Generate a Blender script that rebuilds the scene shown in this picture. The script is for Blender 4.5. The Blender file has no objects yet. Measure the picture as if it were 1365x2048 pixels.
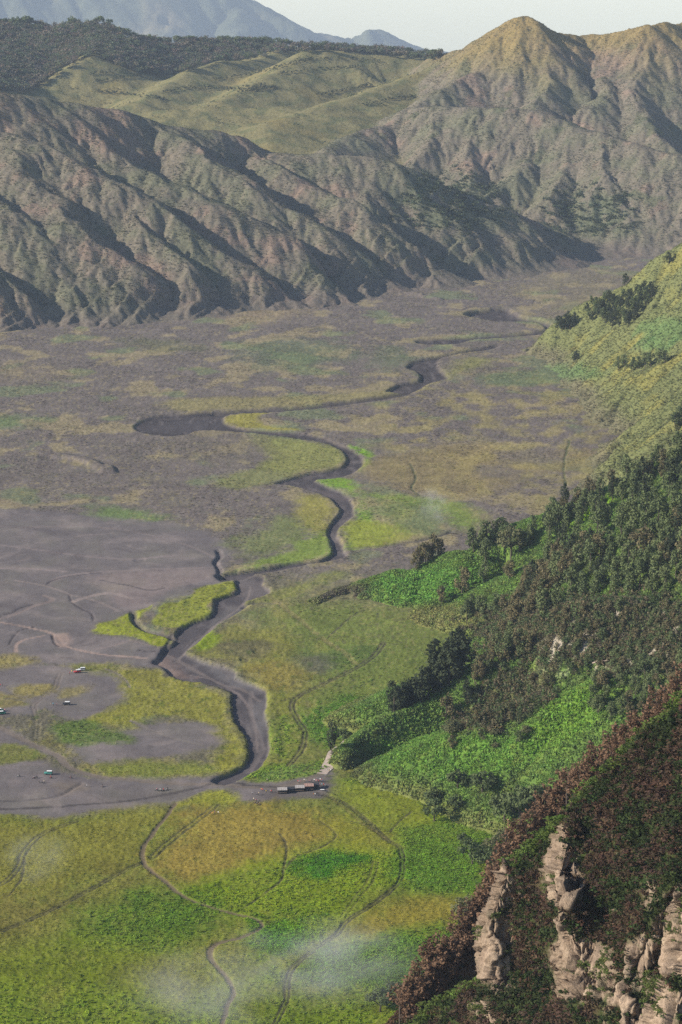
import bpy, bmesh, math, random
import numpy as np
from mathutils import Vector, Matrix

# ------------------------------------------------------------------ camera, world, sun
SC = bpy.context.scene
COL = SC.collection
H = 400.0                      # the viewpoint stands about 400 m above the valley floor
F = 4800.0                     # focal length in photograph pixels (1365 x 2048)
CX, CY = 682.5, 1024.0
PITCH = math.atan((CY + 50.0) / F)

cam = bpy.data.cameras.new('camera')
camo = bpy.data.objects.new('camera', cam)
COL.objects.link(camo)
camo.location = (0, 0, H)
camo.rotation_euler = (math.pi / 2 - PITCH, 0, 0)
cam.sensor_fit = 'VERTICAL'
cam.sensor_height = 24.0
cam.lens = 24.0 * F / 2048.0
cam.clip_start = 1.0
cam.clip_end = 60000.0
SC.camera = camo

SUN_EL = math.radians(26.0)
SUN_AZ = math.radians(-14.0)   # the sun stands to the left, a little on the viewer's side
sdir = Vector((-math.cos(SUN_AZ) * math.cos(SUN_EL), math.sin(SUN_AZ) * math.cos(SUN_EL), math.sin(SUN_EL)))

world = bpy.data.worlds.new('World')
SC.world = world
world.use_nodes = True
wn = world.node_tree.nodes
wl = world.node_tree.links
wn.clear()
wout = wn.new('ShaderNodeOutputWorld')
wbg = wn.new('ShaderNodeBackground')
wsky = wn.new('ShaderNodeTexSky')
wsky.sky_type = 'NISHITA'
wsky.sun_disc = False
wsky.sun_elevation = SUN_EL
wsky.sun_rotation = math.atan2(sdir.x, sdir.y)
wsky.altitude = 2400.0
wsky.air_density = 1.0
wsky.dust_density = 1.0
wsky.ozone_density = 1.0
wbg.inputs['Strength'].default_value = 0.10
wl.new(wsky.outputs[0], wbg.inputs[0])
wl.new(wbg.outputs[0], wout.inputs[0])

sun = bpy.data.lights.new('sun', 'SUN')
sun.energy = 4.9
sun.angle = math.radians(0.6)
sun.color = (1.0, 0.90, 0.76)
suno = bpy.data.objects.new('sun', sun)
COL.objects.link(suno)
suno.location = (-600, 300, 900)
suno.rotation_euler = (-sdir).to_track_quat('-Z', 'Y').to_euler()

SC.render.engine = 'CYCLES'
SC.cycles.max_bounces = 5
SC.cycles.diffuse_bounces = 2
SC.cycles.glossy_bounces = 1
SC.cycles.transmission_bounces = 1
SC.cycles.transparent_max_bounces = 6
SC.cycles.volume_bounces = 0
SC.cycles.use_denoising = False
SC.cycles.volume_step_rate = 1.0
SC.cycles.volume_max_steps = 64
SC.view_settings.view_transform = 'Standard'
SC.view_settings.look = 'None'
SC.view_settings.gamma = 1.0
SC.view_settings.exposure = 0.86

# ------------------------------------------------------------------ geometry of the view
CP, SP = math.cos(PITCH), math.sin(PITCH)

def tdep(y):                   # tangent of the depression angle of a photograph row
    return np.tan(PITCH + np.arctan((np.asarray(y, float) - CY) / F))

def svalue(x, y):              # X / Y of a photograph pixel
    return (np.asarray(x, float) - CX) / (F * CP - (np.asarray(y, float) - CY) * SP)

def at(x, y, Y):               # the point of the place seen at pixel (x, y), at ground distance Y
    return (float(svalue(x, y)) * Y, Y, H - Y * float(tdep(y)))

def on_floor(x, y):
    Y = H / float(tdep(y))
    return (float(svalue(x, y)) * Y, Y)

def floor_xy(pts):
    p = np.asarray(pts, float)
    Y = H / tdep(p[:, 1])
    return np.stack([svalue(p[:, 0], p[:, 1]) * Y, Y], 1)

def to_px(X, Y, Z):            # which photograph pixel shows a point: used to read patch outlines only
    dz = Z - H
    fw = Y * CP - dz * SP
    up = Y * SP + dz * CP
    return CX + F * X / fw, CY - F * up / fw

# ------------------------------------------------------------------ noise
def _h(ix, iy, seed):
    a = (ix.astype(np.int64) * 374761393 + iy.astype(np.int64) * 668265263 + seed * 974634777) & 0xFFFFFFFF
    a = ((a ^ (a >> 13)) * 1274126177) & 0xFFFFFFFF
    a = ((a ^ (a >> 16)) * 2246822519) & 0xFFFFFFFF
    return ((a ^ (a >> 15)) & 0xFFFFFF).astype(np.float32) / np.float32(0xFFFFFF)

def pnoise(x, y, seed=0):      # gradient noise, about -0.7 .. 0.7
    x = np.asarray(x, np.float64); y = np.asarray(y, np.float64)
    ix = np.floor(x); iy = np.floor(y)
    fx = (x - ix).astype(np.float32); fy = (y - iy).astype(np.float32)
    ix = ix.astype(np.int64); iy = iy.astype(np.int64)
    u = fx * fx * fx * (fx * (fx * 6 - 15) + 10)
    v = fy * fy * fy * (fy * (fy * 6 - 15) + 10)
    def g(dx, dy):
        a = _h(ix + dx, iy + dy, seed) * np.float32(6.2831853)
        return np.cos(a) * (fx - dx) + np.sin(a) * (fy - dy)
    a = g(0, 0); b = g(1, 0); c = g(0, 1); d = g(1, 1)
    return (a + (b - a) * u) * (1 - v) + (c + (d - c) * u) * v

def fbm(x, y, octaves=4, seed=0, gain=0.5):
    r = 0.0; a = 1.0; t = 0.0
    for o in range(octaves):
        r = r + a * pnoise(x * 2 ** o + 17.3 * o, y * 2 ** o - 9.1 * o, seed + o)
        t += a; a *= gain
    return r / t * 1.5

def ridged(x, y, octaves=4, seed=0):
    r = 0.0; a = 1.0; t = 0.0
    for o in range(octaves):
        r = r + a * (1 - np.abs(pnoise(x * 2 ** o + 5.3 * o, y * 2 ** o + 3.1 * o, seed + o)) * 2.4)
        t += a; a *= 0.5
    return r / t

def gully(px, py, dx, dy, seed=0):   # furrows that run down the slope (dx, dy = unit vector across the slope)
    ix = np.floor(px); iy = np.floor(py)
    fx = px - ix; fy = py - iy
    va = np.zeros_like(px); wt = np.zeros_like(px)
    for i in (-1, 0, 1, 2):
        for j in (-1, 0, 1, 2):
            hx = _h(ix + i, iy + j, seed); hy = _h(ix + i, iy + j, seed + 77)
            qx = fx - i - (hx - 0.5) * 0.9 + 0.0; qy = fy - j - (hy - 0.5) * 0.9
            w = np.exp(-(qx * qx + qy * qy) * 2.0)
            va += np.cos((qx * dx + qy * dy) * 6.2831853) * w
            wt += w
    t = np.clip(va / wt * .5 + .5, 0, 1)
    return 2 * t ** .55 - 1.15        # round ribs, sharp cuts between them

def sstep(a, b, x):
    t = np.clip((x - a) / (b - a), 0, 1)
    return t * t * (3 - 2 * t)

def smax(a, b, k):
    h = np.clip(0.5 + 0.5 * (a - b) / k, 0, 1)
    return b + (a - b) * h + k * h * (1 - h)

def seg_dist(X, Y, pts, closed=False):
    """distance to a polyline, the parameter along it (index + fraction)"""
    p = np.asarray(pts, float)
    n = len(p)
    best = np.full(X.shape, 1e18); tt = np.zeros(X.shape)
    for i in range(n if closed else n - 1):
        ax, ay = p[i, 0], p[i, 1]
        bx, by = p[(i + 1) % n, 0], p[(i + 1) % n, 1]
        vx, vy = bx - ax, by - ay
        L = vx * vx + vy * vy + 1e-9
        t = np.clip(((X - ax) * vx + (Y - ay) * vy) / L, 0, 1)
        d = (X - ax - t * vx) ** 2 + (Y - ay - t * vy) ** 2
        m = d < best
        best = np.where(m, d, best); tt = np.where(m, i + t, tt)
    return np.sqrt(best), tt

def inside(X, Y, pts):
    p = np.asarray(pts, float)
    n = len(p)
    r = np.zeros(X.shape, bool)
    for i in range(n):
        x1, y1 = p[i]; x2, y2 = p[(i + 1) % n]
        if y1 == y2:
            continue
        c = ((y1 > Y) != (y2 > Y)) & (X < (x2 - x1) * (Y - y1) / (y2 - y1) + x1)
        r ^= c
    return r

def smooth_line(pts, per=6, closed=False):
    p = np.asarray(pts, float)
    n = len(p); out = []
    for i in range(n if closed else n - 1):
        if closed:
            a, b, c, d = p[i - 1], p[i], p[(i + 1) % n], p[(i + 2) % n]
        else:
            a, b, c, d = p[max(i - 1, 0)], p[i], p[i + 1], p[min(i + 2, n - 1)]
        for k in range(per):
            t = k / per
            out.append(0.5 * ((2 * b) + (c - a) * t + (2 * a - 5 * b + 4 * c - d) * t * t + (3 * b - a - 3 * c + d) * t ** 3))
    if not closed:
        out.append(p[-1])
    return np.array(out)

def sdf(X, Y, poly, reach):
    """signed distance (negative inside) to a closed outline, worked out only near it"""
    p = np.asarray(poly, float)
    r = np.full(X.shape, reach)
    m = (X > p[:, 0].min() - reach) & (X < p[:, 0].max() + reach) & (Y > p[:, 1].min() - reach) & (Y < p[:, 1].max() + reach)
    if m.any():
        d, _ = seg_dist(X[m], Y[m], p, True)
        r[m] = np.where(inside(X[m], Y[m], p), -d, np.minimum(d, reach))
    return r

# ------------------------------------------------------------------ materials
def nodes_of(name):
    m = bpy.data.materials.new(name)
    m.use_nodes = True
    m.node_tree.nodes.clear()
    return m, m.node_tree.nodes, m.node_tree.links

def terrain_material(name, scale, bump, tint=0.35, rough=0.95, detail=6.0, dist=1.0):
    """the colour attribute of the ground, broken up by fine grain and a little relief"""
    m, n, l = nodes_of(name)
    out = n.new('ShaderNodeOutputMaterial')
    b = n.new('ShaderNodeBsdfPrincipled')
    b.inputs['Roughness'].default_value = rough
    b.inputs['Specular IOR Level'].default_value = 0.0
    at_ = n.new('ShaderNodeAttribute'); at_.attribute_name = 'col'
    geo = n.new('ShaderNodeNewGeometry')
    nz = n.new('ShaderNodeTexNoise'); nz.inputs['Scale'].default_value = scale
    nz.inputs['Detail'].default_value = detail; nz.inputs['Roughness'].default_value = 0.7
    l.new(geo.outputs['Position'], nz.inputs['Vector'])
    ramp = n.new('ShaderNodeMapRange')
    ramp.inputs['From Min'].default_value = 0.3; ramp.inputs['From Max'].default_value = 0.7
    ramp.inputs['To Min'].default_value = 1 - tint; ramp.inputs['To Max'].default_value = 1 + tint
    l.new(nz.outputs['Fac'], ramp.inputs['Value'])
    mul = n.new('ShaderNodeMix'); mul.data_type = 'RGBA'; mul.blend_type = 'MULTIPLY'
    mul.inputs['Factor'].default_value = 1.0
    l.new(at_.outputs['Color'], mul.inputs['A'])
    l.new(ramp.outputs['Result'], mul.inputs['B'])
    l.new(mul.outputs['Result'], b.inputs['Base Color'])
    bp = n.new('ShaderNodeBump'); bp.inputs['Strength'].default_value = 1.0
    bp.inputs['Distance'].default_value = bump
    l.new(nz.outputs['Fac'], bp.inputs['Height'])
    l.new(bp.outputs['Normal'], b.inputs['Normal'])
    l.new(b.outputs[0], out.inputs[0])
    return m

# ------------------------------------------------------------------ mesh helpers
def mesh_from(name, co, quads, col=None, smooth=True, mat=None):
    me = bpy.data.meshes.new(name)
    nv, nf = len(co), len(quads)
    k = quads.shape[1]
    me.vertices.add(nv)
    me.vertices.foreach_set('co', np.ascontiguousarray(co, np.float32).ravel())
    me.loops.add(nf * k)
    me.polygons.add(nf)
    me.loops.foreach_set('vertex_index', np.ascontiguousarray(quads, np.int32).ravel())
    me.polygons.foreach_set('loop_start', np.arange(0, nf * k, k, dtype=np.int32))
    me.polygons.foreach_set('use_smooth', np.full(nf, smooth, bool))
    me.update(calc_edges=True)
    if col is not None:
        a = me.attributes.new('col', 'FLOAT_COLOR', 'POINT')
        a.data.foreach_set('color', np.concatenate([np.clip(col, 0, 1), np.ones((nv, 1))], 1).astype(np.float32).ravel())
    if mat:
        me.materials.append(mat)
    return me

def grid_quads(nr, nc):
    i = np.arange(nr * nc).reshape(nr, nc)
    return np.stack([i[:-1, :-1], i[:-1, 1:], i[1:, 1:], i[1:, :-1]], -1).reshape(-1, 4)

def subset(co, quads, col, keep):
    q = quads[keep]
    u, inv = np.unique(q, return_inverse=True)
    return co[u], inv.reshape(q.shape), col[u]

def link(name, me, parent=None, **props):
    o = bpy.data.objects.new(name, me)
    COL.objects.link(o)
    if parent is not None:
        o.parent = parent
    for k, v in props.items():
        o[k] = v
    return o

class Grid:
    """rows at ground distances Y, columns at fixed X / Y; z by vertex"""
    def __init__(self, s0, s1, ds, Yrows):
        self.s = np.arange(s0, s1, ds)
        self.Yr = np.asarray(Yrows, float)
        self.Y, self.S = np.meshgrid(self.Yr, self.s, indexing='ij')
        self.X = self.S * self.Y
    def grad(self, z):
        zs = np.gradient(z, self.s, axis=1)
        zy = np.gradient(z, self.Yr, axis=0)
        gx = zs / self.Y
        gy = zy - self.S * gx
        return gx, gy
    def sample(self, arr, X, Y):
        X = np.asarray(X, float); Y = np.asarray(Y, float)
        s = X / Y
        fs = (s - self.s[0]) / (self.s[1] - self.s[0])
        fy = np.interp(Y, self.Yr, np.arange(len(self.Yr)), left=-1, right=-1)
        ok = (fs >= 0) & (fs < len(self.s) - 1) & (fy >= 0) & (fy <= len(self.Yr) - 1.001)
        i = np.clip(fy.astype(int), 0, len(self.Yr) - 2); j = np.clip(fs.astype(int), 0, len(self.s) - 2)
        a = fy - i; b = fs - j
        if arr.ndim == 3:
            a = a[..., None]; b = b[..., None]
        v = (arr[i, j] * (1 - a) + arr[i + 1, j] * a) * (1 - b) + (arr[i, j + 1] * (1 - a) + arr[i + 1, j + 1] * a) * b
        return v, ok

def ridge_height(X, Y, ridges, base=-60.0, k=8.0):
    z = np.full(X.shape, base)
    for r in ridges:
        pts, sf, sb = r[0], r[1], r[2]
        rad = r[3] if len(r) > 3 else 6.0
        w = np.array([at(*q) for q in pts])
        w = smooth_line(w, 3)
        d, t = seg_dist(X, Y, w[:, :2])
        i = np.clip(t.astype(int), 0, len(w) - 2); f = t - i
        zr = w[i, 2] * (1 - f) + w[i + 1, 2] * f
        yr = w[i, 1] * (1 - f) + w[i + 1, 1] * f
        mixs = sstep(-0.3, 0.3, (Y - yr) / (d + 3.0))
        s = sf * (1 - mixs) + sb * mixs
        z = smax(z, zr - s * (np.sqrt(d * d + rad * rad) - rad), k)
    return z

def erode(g, z, octs, seed=0, full=0.55):
    for n, (sc, am) in enumerate(octs):
        gx, gy = g.grad(z)
        sl = np.hypot(gx, gy) + 1e-6
        dx, dy = -gy / sl, gx / sl
        wx = fbm(g.X / (sc * 2.2), g.Y / (sc * 2.2), 2, seed + 31 + n) * 0.35
        gl = gully(g.X / sc + wx, g.Y / sc - wx, dx, dy, seed + n * 13)
        z = z + am * np.clip(sl / full, 0, 1.3) * gl
    return z

def mixc(c, mask, rgb):
    m = np.asarray(mask)[..., None]
    return c * (1 - m) + np.asarray(rgb, float) * m
# ------------------------------------------------------------------ the valley floor
SAND = (.138, .121, .119); SAND_L = (.215, .18, .168); PINK = (.29, .215, .18)
SCRUB = (.142, .12, .108); STRAW = (.235, .185, .075); LUSH = (.135, .225, .018)
OLIVE = (.165, .165, .042); DEEP = (.045, .115, .012); TRACK = (.075, .064, .052); DIRT = (.15, .118, .092)

RIVER_UP = [(268,855),(287,840),(323,831),(371,827),(415,824),(459,827),(450,835),(453,846),(477,856),(543,861),(598,865),(646,874),(668,884),(697,894),
 (704,897),(726,915),(729,926),(715,939),(690,951),(653,958),(631,960),(653,970),(682,981),(700,996),(708,1014),(704,1033),(682,1051),(677,1066),(686,1088),
 (693,1110),(675,1119),(598,1133),(506,1150),(480,1158),(440,1156),(442,1150),(470,1144),(525,1137),(580,1126),(635,1121),(660,1111),(664,1099),(658,1077),(655,1062),(664,1044),(677,1029),
 (680,1018),(671,1007),(657,994),(624,981),(580,972),(550,969),(569,961),(602,950),(638,943),(671,936),(690,928),(693,916),(686,903),(664,890),(635,883),
 (580,874),(506,866),(426,860),(389,862),(378,868),(331,872),(287,865)]
RIVER_LOW = [(430,1152),(473,1150),(526,1153),(529,1167),(542,1185),(517,1197),(491,1205),(493,1214),(473,1229),(444,1244),(426,1257),(409,1270),(394,1287),
 (370,1302),(385,1311),(414,1323),(444,1331),(473,1343),(473,1355),(502,1367),(532,1381),(537,1400),(530,1430),(540,1460),(540,1500),(522,1535),(490,1557),(455,1572),
 (425,1564),(450,1552),(475,1540),(492,1525),(498,1505),(492,1480),(478,1455),(465,1430),(463,1405),(461,1387),(414,1370),(370,1364),(344,1352),(326,1334),(306,1326),
 (318,1317),(323,1302),(344,1288),(353,1277),(347,1268),(367,1252),(391,1241),(420,1233),(429,1214),(429,1201),(452,1191),(473,1185),(469,1170),(473,1161),(444,1164)]
POOL_A = [(775,779),(799,767),(837,760),(837,745),(826,739),(812,733),(828,723),(857,716),(901,707),(945,698),(995,689),(989,695),(945,703),(904,710),(879,719),(878,734),
 (898,754),(878,761),(857,766),(840,778),(819,785),(778,783)]
POOL_B = [(831,684),(837,678),(886,675),(974,671),(1062,665),(1097,658),(1092,667),(1004,675),(945,678),(916,687),(857,688)]
POOL_C = [(928,627),(945,621),(989,615),(1018,615),(1027,622),(1048,632),(1083,637),(1103,646),(1097,659),(1086,649),(1062,641),(1004,641),(957,635),(939,632)]
RIVERS = [(RIVER_UP, 1.9), (RIVER_LOW, 1.5), (POOL_A, 2.8), (POOL_B, 2.8), (POOL_C, 5.0)]
CHANNELS = [([(440,826),(500,822),(560,819),(640,812),(700,805),(760,797),(812,787)], 7.5, 2.4),
 ([(268,1224),(270,1240),(282,1254),(300,1262),(332,1270),(350,1278)], 2.2, 1.8),
 ([(436,1100),(440,1112),(432,1125),(438,1135),(441,1152)], 1.6, 1.6),
 ([(488,1212),(510,1208),(545,1207)], 2.0, 1.8),
 ([(690,1096),(740,1092),(800,1086),(850,1078),(905,1062)], 1.6, 1.2),
 ([(345,1268),(330,1300),(318,1318)], 1.0, .9),
 ([(0,1600),(60,1598),(120,1590),(150,1574),(165,1566)], .8, .7)]
SANDY = [
 [(-260,1012),(0,1018),(150,1028),(330,1044),(415,1066),(462,1100),(444,1150),(470,1160),(380,1185),(320,1207),(240,1236),(192,1252),(192,1268),(240,1276),(285,1282),(322,1300),(330,1345),(250,1326),(100,1334),(0,1312),(-260,1312)],
 [(-260,1528),(0,1520),(40,1515),(90,1520),(140,1548),(300,1556),(430,1556),(470,1568),(560,1566),(600,1556),(650,1532),(668,1540),(664,1566),(656,1592),(600,1592),(555,1600),(470,1606),(455,1585),(395,1592),(350,1606),(250,1618),(150,1632),(90,1640),(0,1632),(-260,1650)],
 [(-260,1336),(0,1330),(120,1336),(150,1342),(230,1346),(262,1380),(230,1420),(150,1440),(90,1418),(30,1432),(-260,1440)],
 [(150,1475),(300,1450),(420,1440),(455,1470),(400,1500),(280,1520),(170,1525)],
 [(-260,1450),(0,1452),(60,1480),(100,1500),(40,1512),(-260,1520)]]
GRASSY = [   # outline, colour, softness in metres, how much
 ([(189,1255),(239,1232),(268,1223),(303,1210),(277,1232),(280,1249),(303,1261),(343,1279),(324,1293),(283,1278),(239,1270),(198,1267)], (.22,.24,.028), 1.5, 1),
 ([(315,1217),(356,1200),(414,1173),(470,1164),(472,1185),(429,1200),(417,1229),(356,1258),(326,1252),(308,1241)], (.20,.215,.032), 1.5, .95),
 ([(0,1310),(60,1315),(62,1330),(0,1342),(-60,1340)], STRAW, 3, .7), ([(28,1376),(60,1368),(112,1372),(90,1395),(60,1398),(30,1390)], STRAW, 3, .9),
 ([(-60,1388),(0,1388),(45,1396),(66,1408),(30,1415),(-60,1420)], STRAW, 3, .8), ([(150,1330),(235,1334),(240,1350),(170,1350)], OLIVE, 4, .8),
 ([(122,1380),(165,1372),(170,1390),(130,1400),(108,1398)], STRAW, 3, .7),
 ([(240,1345),(300,1340),(340,1356),(420,1380),(455,1395),(462,1430),(480,1470),(494,1500),(480,1535),(440,1550),(420,1530),(450,1490),(400,1440),(320,1430),(250,1450),(180,1440),(240,1410),(250,1380)], (.215,.195,.042), 4, .92),
 ([(100,1455),(150,1440),(250,1460),(260,1480),(160,1490),(110,1480)], (.10,.15,.03), 4, .8),
 ([(-60,1495),(30,1490),(85,1508),(40,1525),(-60,1535)], OLIVE, 3, .8),
 ([(200,1525),(420,1530),(450,1548),(300,1556),(200,1548)], (.16,.17,.04), 4, .8),
 # meadow in the bend and along the upper river
 ([(450,836),(500,824),(560,822),(520,832),(530,848),(600,860),(540,859),(478,853),(455,846)], (.26,.235,.05), 4, .9),
 ([(505,872),(600,880),(660,892),(690,905),(688,926),(640,939),(560,945),(515,935),(540,915),(500,885)], (.205,.215,.06), 6, .85),
 ([(430,965),(470,945),(560,940),(610,947),(570,960),(545,968),(470,980)], (.18,.195,.06), 7, .7),
 ([(697,888),(742,905),(738,925),(718,942),(733,918),(722,904)], (.15,.29,.02), 3, 1),
 ([(636,960),(690,954),(715,972),(722,1010),(706,1046),(690,1070),(696,1098),(760,1090),(790,1060),(735,1030),(728,985),(712,980),(706,995),(690,978)], (.16,.27,.03), 5, .95),
 ([(700,1040),(780,1045),(840,1070),(760,1092),(700,1096),(682,1062)], (.24,.25,.045), 6, .8),
 ([(590,992),(640,992),(668,1012),(672,1026),(652,1058),(655,1080),(600,1050),(600,1020)], (.245,.225,.05), 6, .85),
 ([(655,1065),(660,1108),(600,1122),(520,1136),(452,1150),(470,1135),(560,1105),(600,1075)], (.16,.225,.035), 6, .85),
 ([(560,1030),(620,1050),(600,1090),(500,1110),(470,1090),(520,1050)], (.15,.19,.045), 12, .6),
 ([(730,988),(800,990),(900,1002),(962,1024),(968,1046),(930,1062),(905,1040),(850,1014),(780,1002)], (.175,.235,.045), 8, .8),
 ([(200,1010),(280,1020),(340,1038),(260,1040),(190,1028)], (.12,.21,.04), 10, .6),
 ([(760,1000),(850,1010),(910,1040),(860,1075),(780,1050),(740,1020)], (.13,.19,.045), 14, .55),
 # straw and brown patches of the far plain
 ([(335,800),(450,795),(640,790),(775,782),(805,788),(690,803),(560,815),(440,820),(345,822)], (.235,.205,.085), 8, .75),
 ([(700,930),(830,900),(960,880),(1080,905),(1180,900),(1200,930),(1050,950),(960,990),(830,985),(760,960)], STRAW, 16, .65),
 ([(980,905),(1060,895),(1130,915),(1040,930)], SCRUB, 10, .7), ([(940,935),(1010,930),(1060,945),(980,955)], SCRUB, 8, .7), ([(880,950),(960,955),(930,985),(870,975)], (.16,.13,.075), 10, .6),
 ([(900,880),(980,860),(1060,870),(990,885)], SCRUB, 14, .6), ([(1090,640),(1180,620),(1230,580),(1300,545),(1240,550),(1100,600)], (.2,.17,.09), 30, .5),
 ([(470,620),(600,600),(630,610),(560,640),(480,645)], (.23,.18,.11), 25, .7), ([(480,690),(600,680),(700,700),(620,740),(520,735)], (.10,.14,.065), 30, .55),
 ([(740,700),(800,695),(830,720),(760,735)], (.10,.14,.06), 20, .5), ([(960,750),(1050,740),(1150,735),(1200,760),(1080,770),(980,770)], (.11,.165,.065), 10, .6),
 ([(880,760),(960,735),(1000,720),(940,715),(905,735)], (.2,.2,.06), 12, .7), ([(0,830),(60,840),(0,860),(-100,850)], (.11,.18,.05), 20, .6),
 ([(250,675),(350,680),(400,700),(300,705)], (.12,.13,.06), 25, .5), ([(0,720),(120,735),(150,760),(0,770),(-100,740)], (.17,.14,.10), 25, .5),
 ([(420,860),(560,880),(480,930),(380,920),(300,890)], (.135,.115,.09), 18, .5), ([(1040,590),(1180,570),(1240,540),(1130,545),(1020,570)], (.19,.165,.10), 30, .5),
 # green meadow east of the river
 ([(560,1215),(680,1210),(860,1240),(960,1300),(900,1360),(800,1420),(700,1470),(620,1490),(590,1440),(620,1380),(640,1320),(560,1280)], (.135,.165,.042), 14, .85),
 ([(600,1420),(700,1400),(780,1410),(760,1450),(690,1480),(620,1470)], (.095,.22,.022), 10, .8), ([(560,1270),(640,1300),(700,1290),(760,1300),(700,1340),(600,1330)], (.08,.125,.035), 14, .7),
 ([(400,1275),(430,1262),(470,1245),(500,1255),(560,1260),(600,1290),(560,1340),(490,1340),(470,1322),(420,1316),(385,1306)], (.19,.18,.045), 6, .85),
 ([(500,1330),(560,1320),(610,1345),(600,1380),(550,1385),(510,1365)], (.22,.17,.05), 6, .8), ([(440,1290),(520,1280),(560,1300),(500,1320),(450,1310)], (.10,.085,.06), 5, .7),
 ([(590,1315),(640,1310),(660,1335),(610,1340)], (.11,.09,.085), 8, .7), ([(400,1260),(430,1270),(425,1295),(395,1295)], (.20,.26,.02), 4, .9),
 ([(530,1390),(600,1390),(590,1440),(600,1490),(570,1530),(520,1550),(545,1500),(545,1450)], (.20,.195,.045), 7, .85), ([(545,1440),(585,1450),(580,1510),(545,1520)], (.15,.24,.028), 6, .7),
 ([(480,1560),(540,1530),(600,1535),(650,1520),(645,1545),(590,1558),(520,1564)], (.17,.25,.03), 3, .9),
 ([(510,1548),(600,1532),(650,1530),(600,1552),(530,1562)], (.16,.22,.07), 3, .8),
 ([(480,1210),(560,1180),(620,1160),(700,1140),(640,1175),(560,1205)], (.19,.20,.045), 8, .7),
 # meadows of the foreground
 ([(395,1592),(450,1583),(470,1597),(440,1610),(380,1612),(350,1610)], (.25,.235,.04), 3, .9),
 ([(-260,1650),(0,1640),(150,1640),(350,1608),(300,1670),(285,1720),(180,1760),(0,1800),(-260,1820)], (.19,.165,.04), 10, .85),
 ([(300,1760),(240,1790),(110,1860),(0,1930),(-260,1960),(-260,1800),(0,1790),(150,1780),(280,1728)], (.16,.125,.045), 16, .75),
 ([(400,1620),(560,1615),(640,1630),(680,1660),(580,1720),(480,1740),(360,1770),(310,1720),(330,1680)], (.26,.18,.055), 10, .9),
 ([(420,1770),(560,1715),(660,1690),(760,1700),(800,1720),(790,1780),(700,1830),(640,1890),(560,1900),(500,1840),(380,1790)], (.175,.225,.016), 12, .9),
 ([(590,1720),(660,1705),(735,1715),(720,1735),(640,1760),(595,1750)], (.05,.17,.012), 5, .9),
 ([(520,1850),(600,1830),(620,1880),(560,1905),(500,1880)], (.07,.19,.012), 10, .85), ([(640,1640),(760,1650),(800,1690),(740,1700),(680,1690)], (.22,.20,.03), 10, .8),
 ([(700,1860),(760,1810),(860,1790),(960,1800),(930,1850),(800,1865),(690,1880)], (.23,.175,.04), 6, .85),
 ([(640,1900),(760,1870),(900,1850),(1000,1830),(1000,1900),(860,1970),(700,1985),(560,1960),(580,1930)], (.10,.19,.018), 8, .85),
 ([(800,1700),(880,1680),(1000,1690),(960,1780),(860,1790),(810,1770)], (.10,.20,.018), 10, .8), ([(690,1560),(860,1560),(1000,1600),(1050,1680),(960,1720),(840,1720),(770,1660),(700,1600)], (.125,.205,.026), 8, .75),
 ([(680,1570),(800,1570),(860,1600),(860,1640),(760,1660),(700,1610)], (.20,.195,.03), 8, .7),
 ([(200,1800),(330,1780),(430,1830),(380,1900),(250,1910),(180,1860)], (.09,.17,.014), 16, .8),
 ([(-260,1900),(0,1890),(200,1880),(400,1900),(430,1960),(300,2000),(0,2010),(-260,2000)], (.14,.165,.018), 20, .8),
 ([(300,1900),(420,1930),(440,2000),(330,2000),(260,1960)], (.165,.13,.035), 16, .5),
 ([(-260,2000),(400,1990),(560,1980),(800,1990),(760,2100),(-260,2120)], (.15,.20,.02), 20, .8)]
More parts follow.
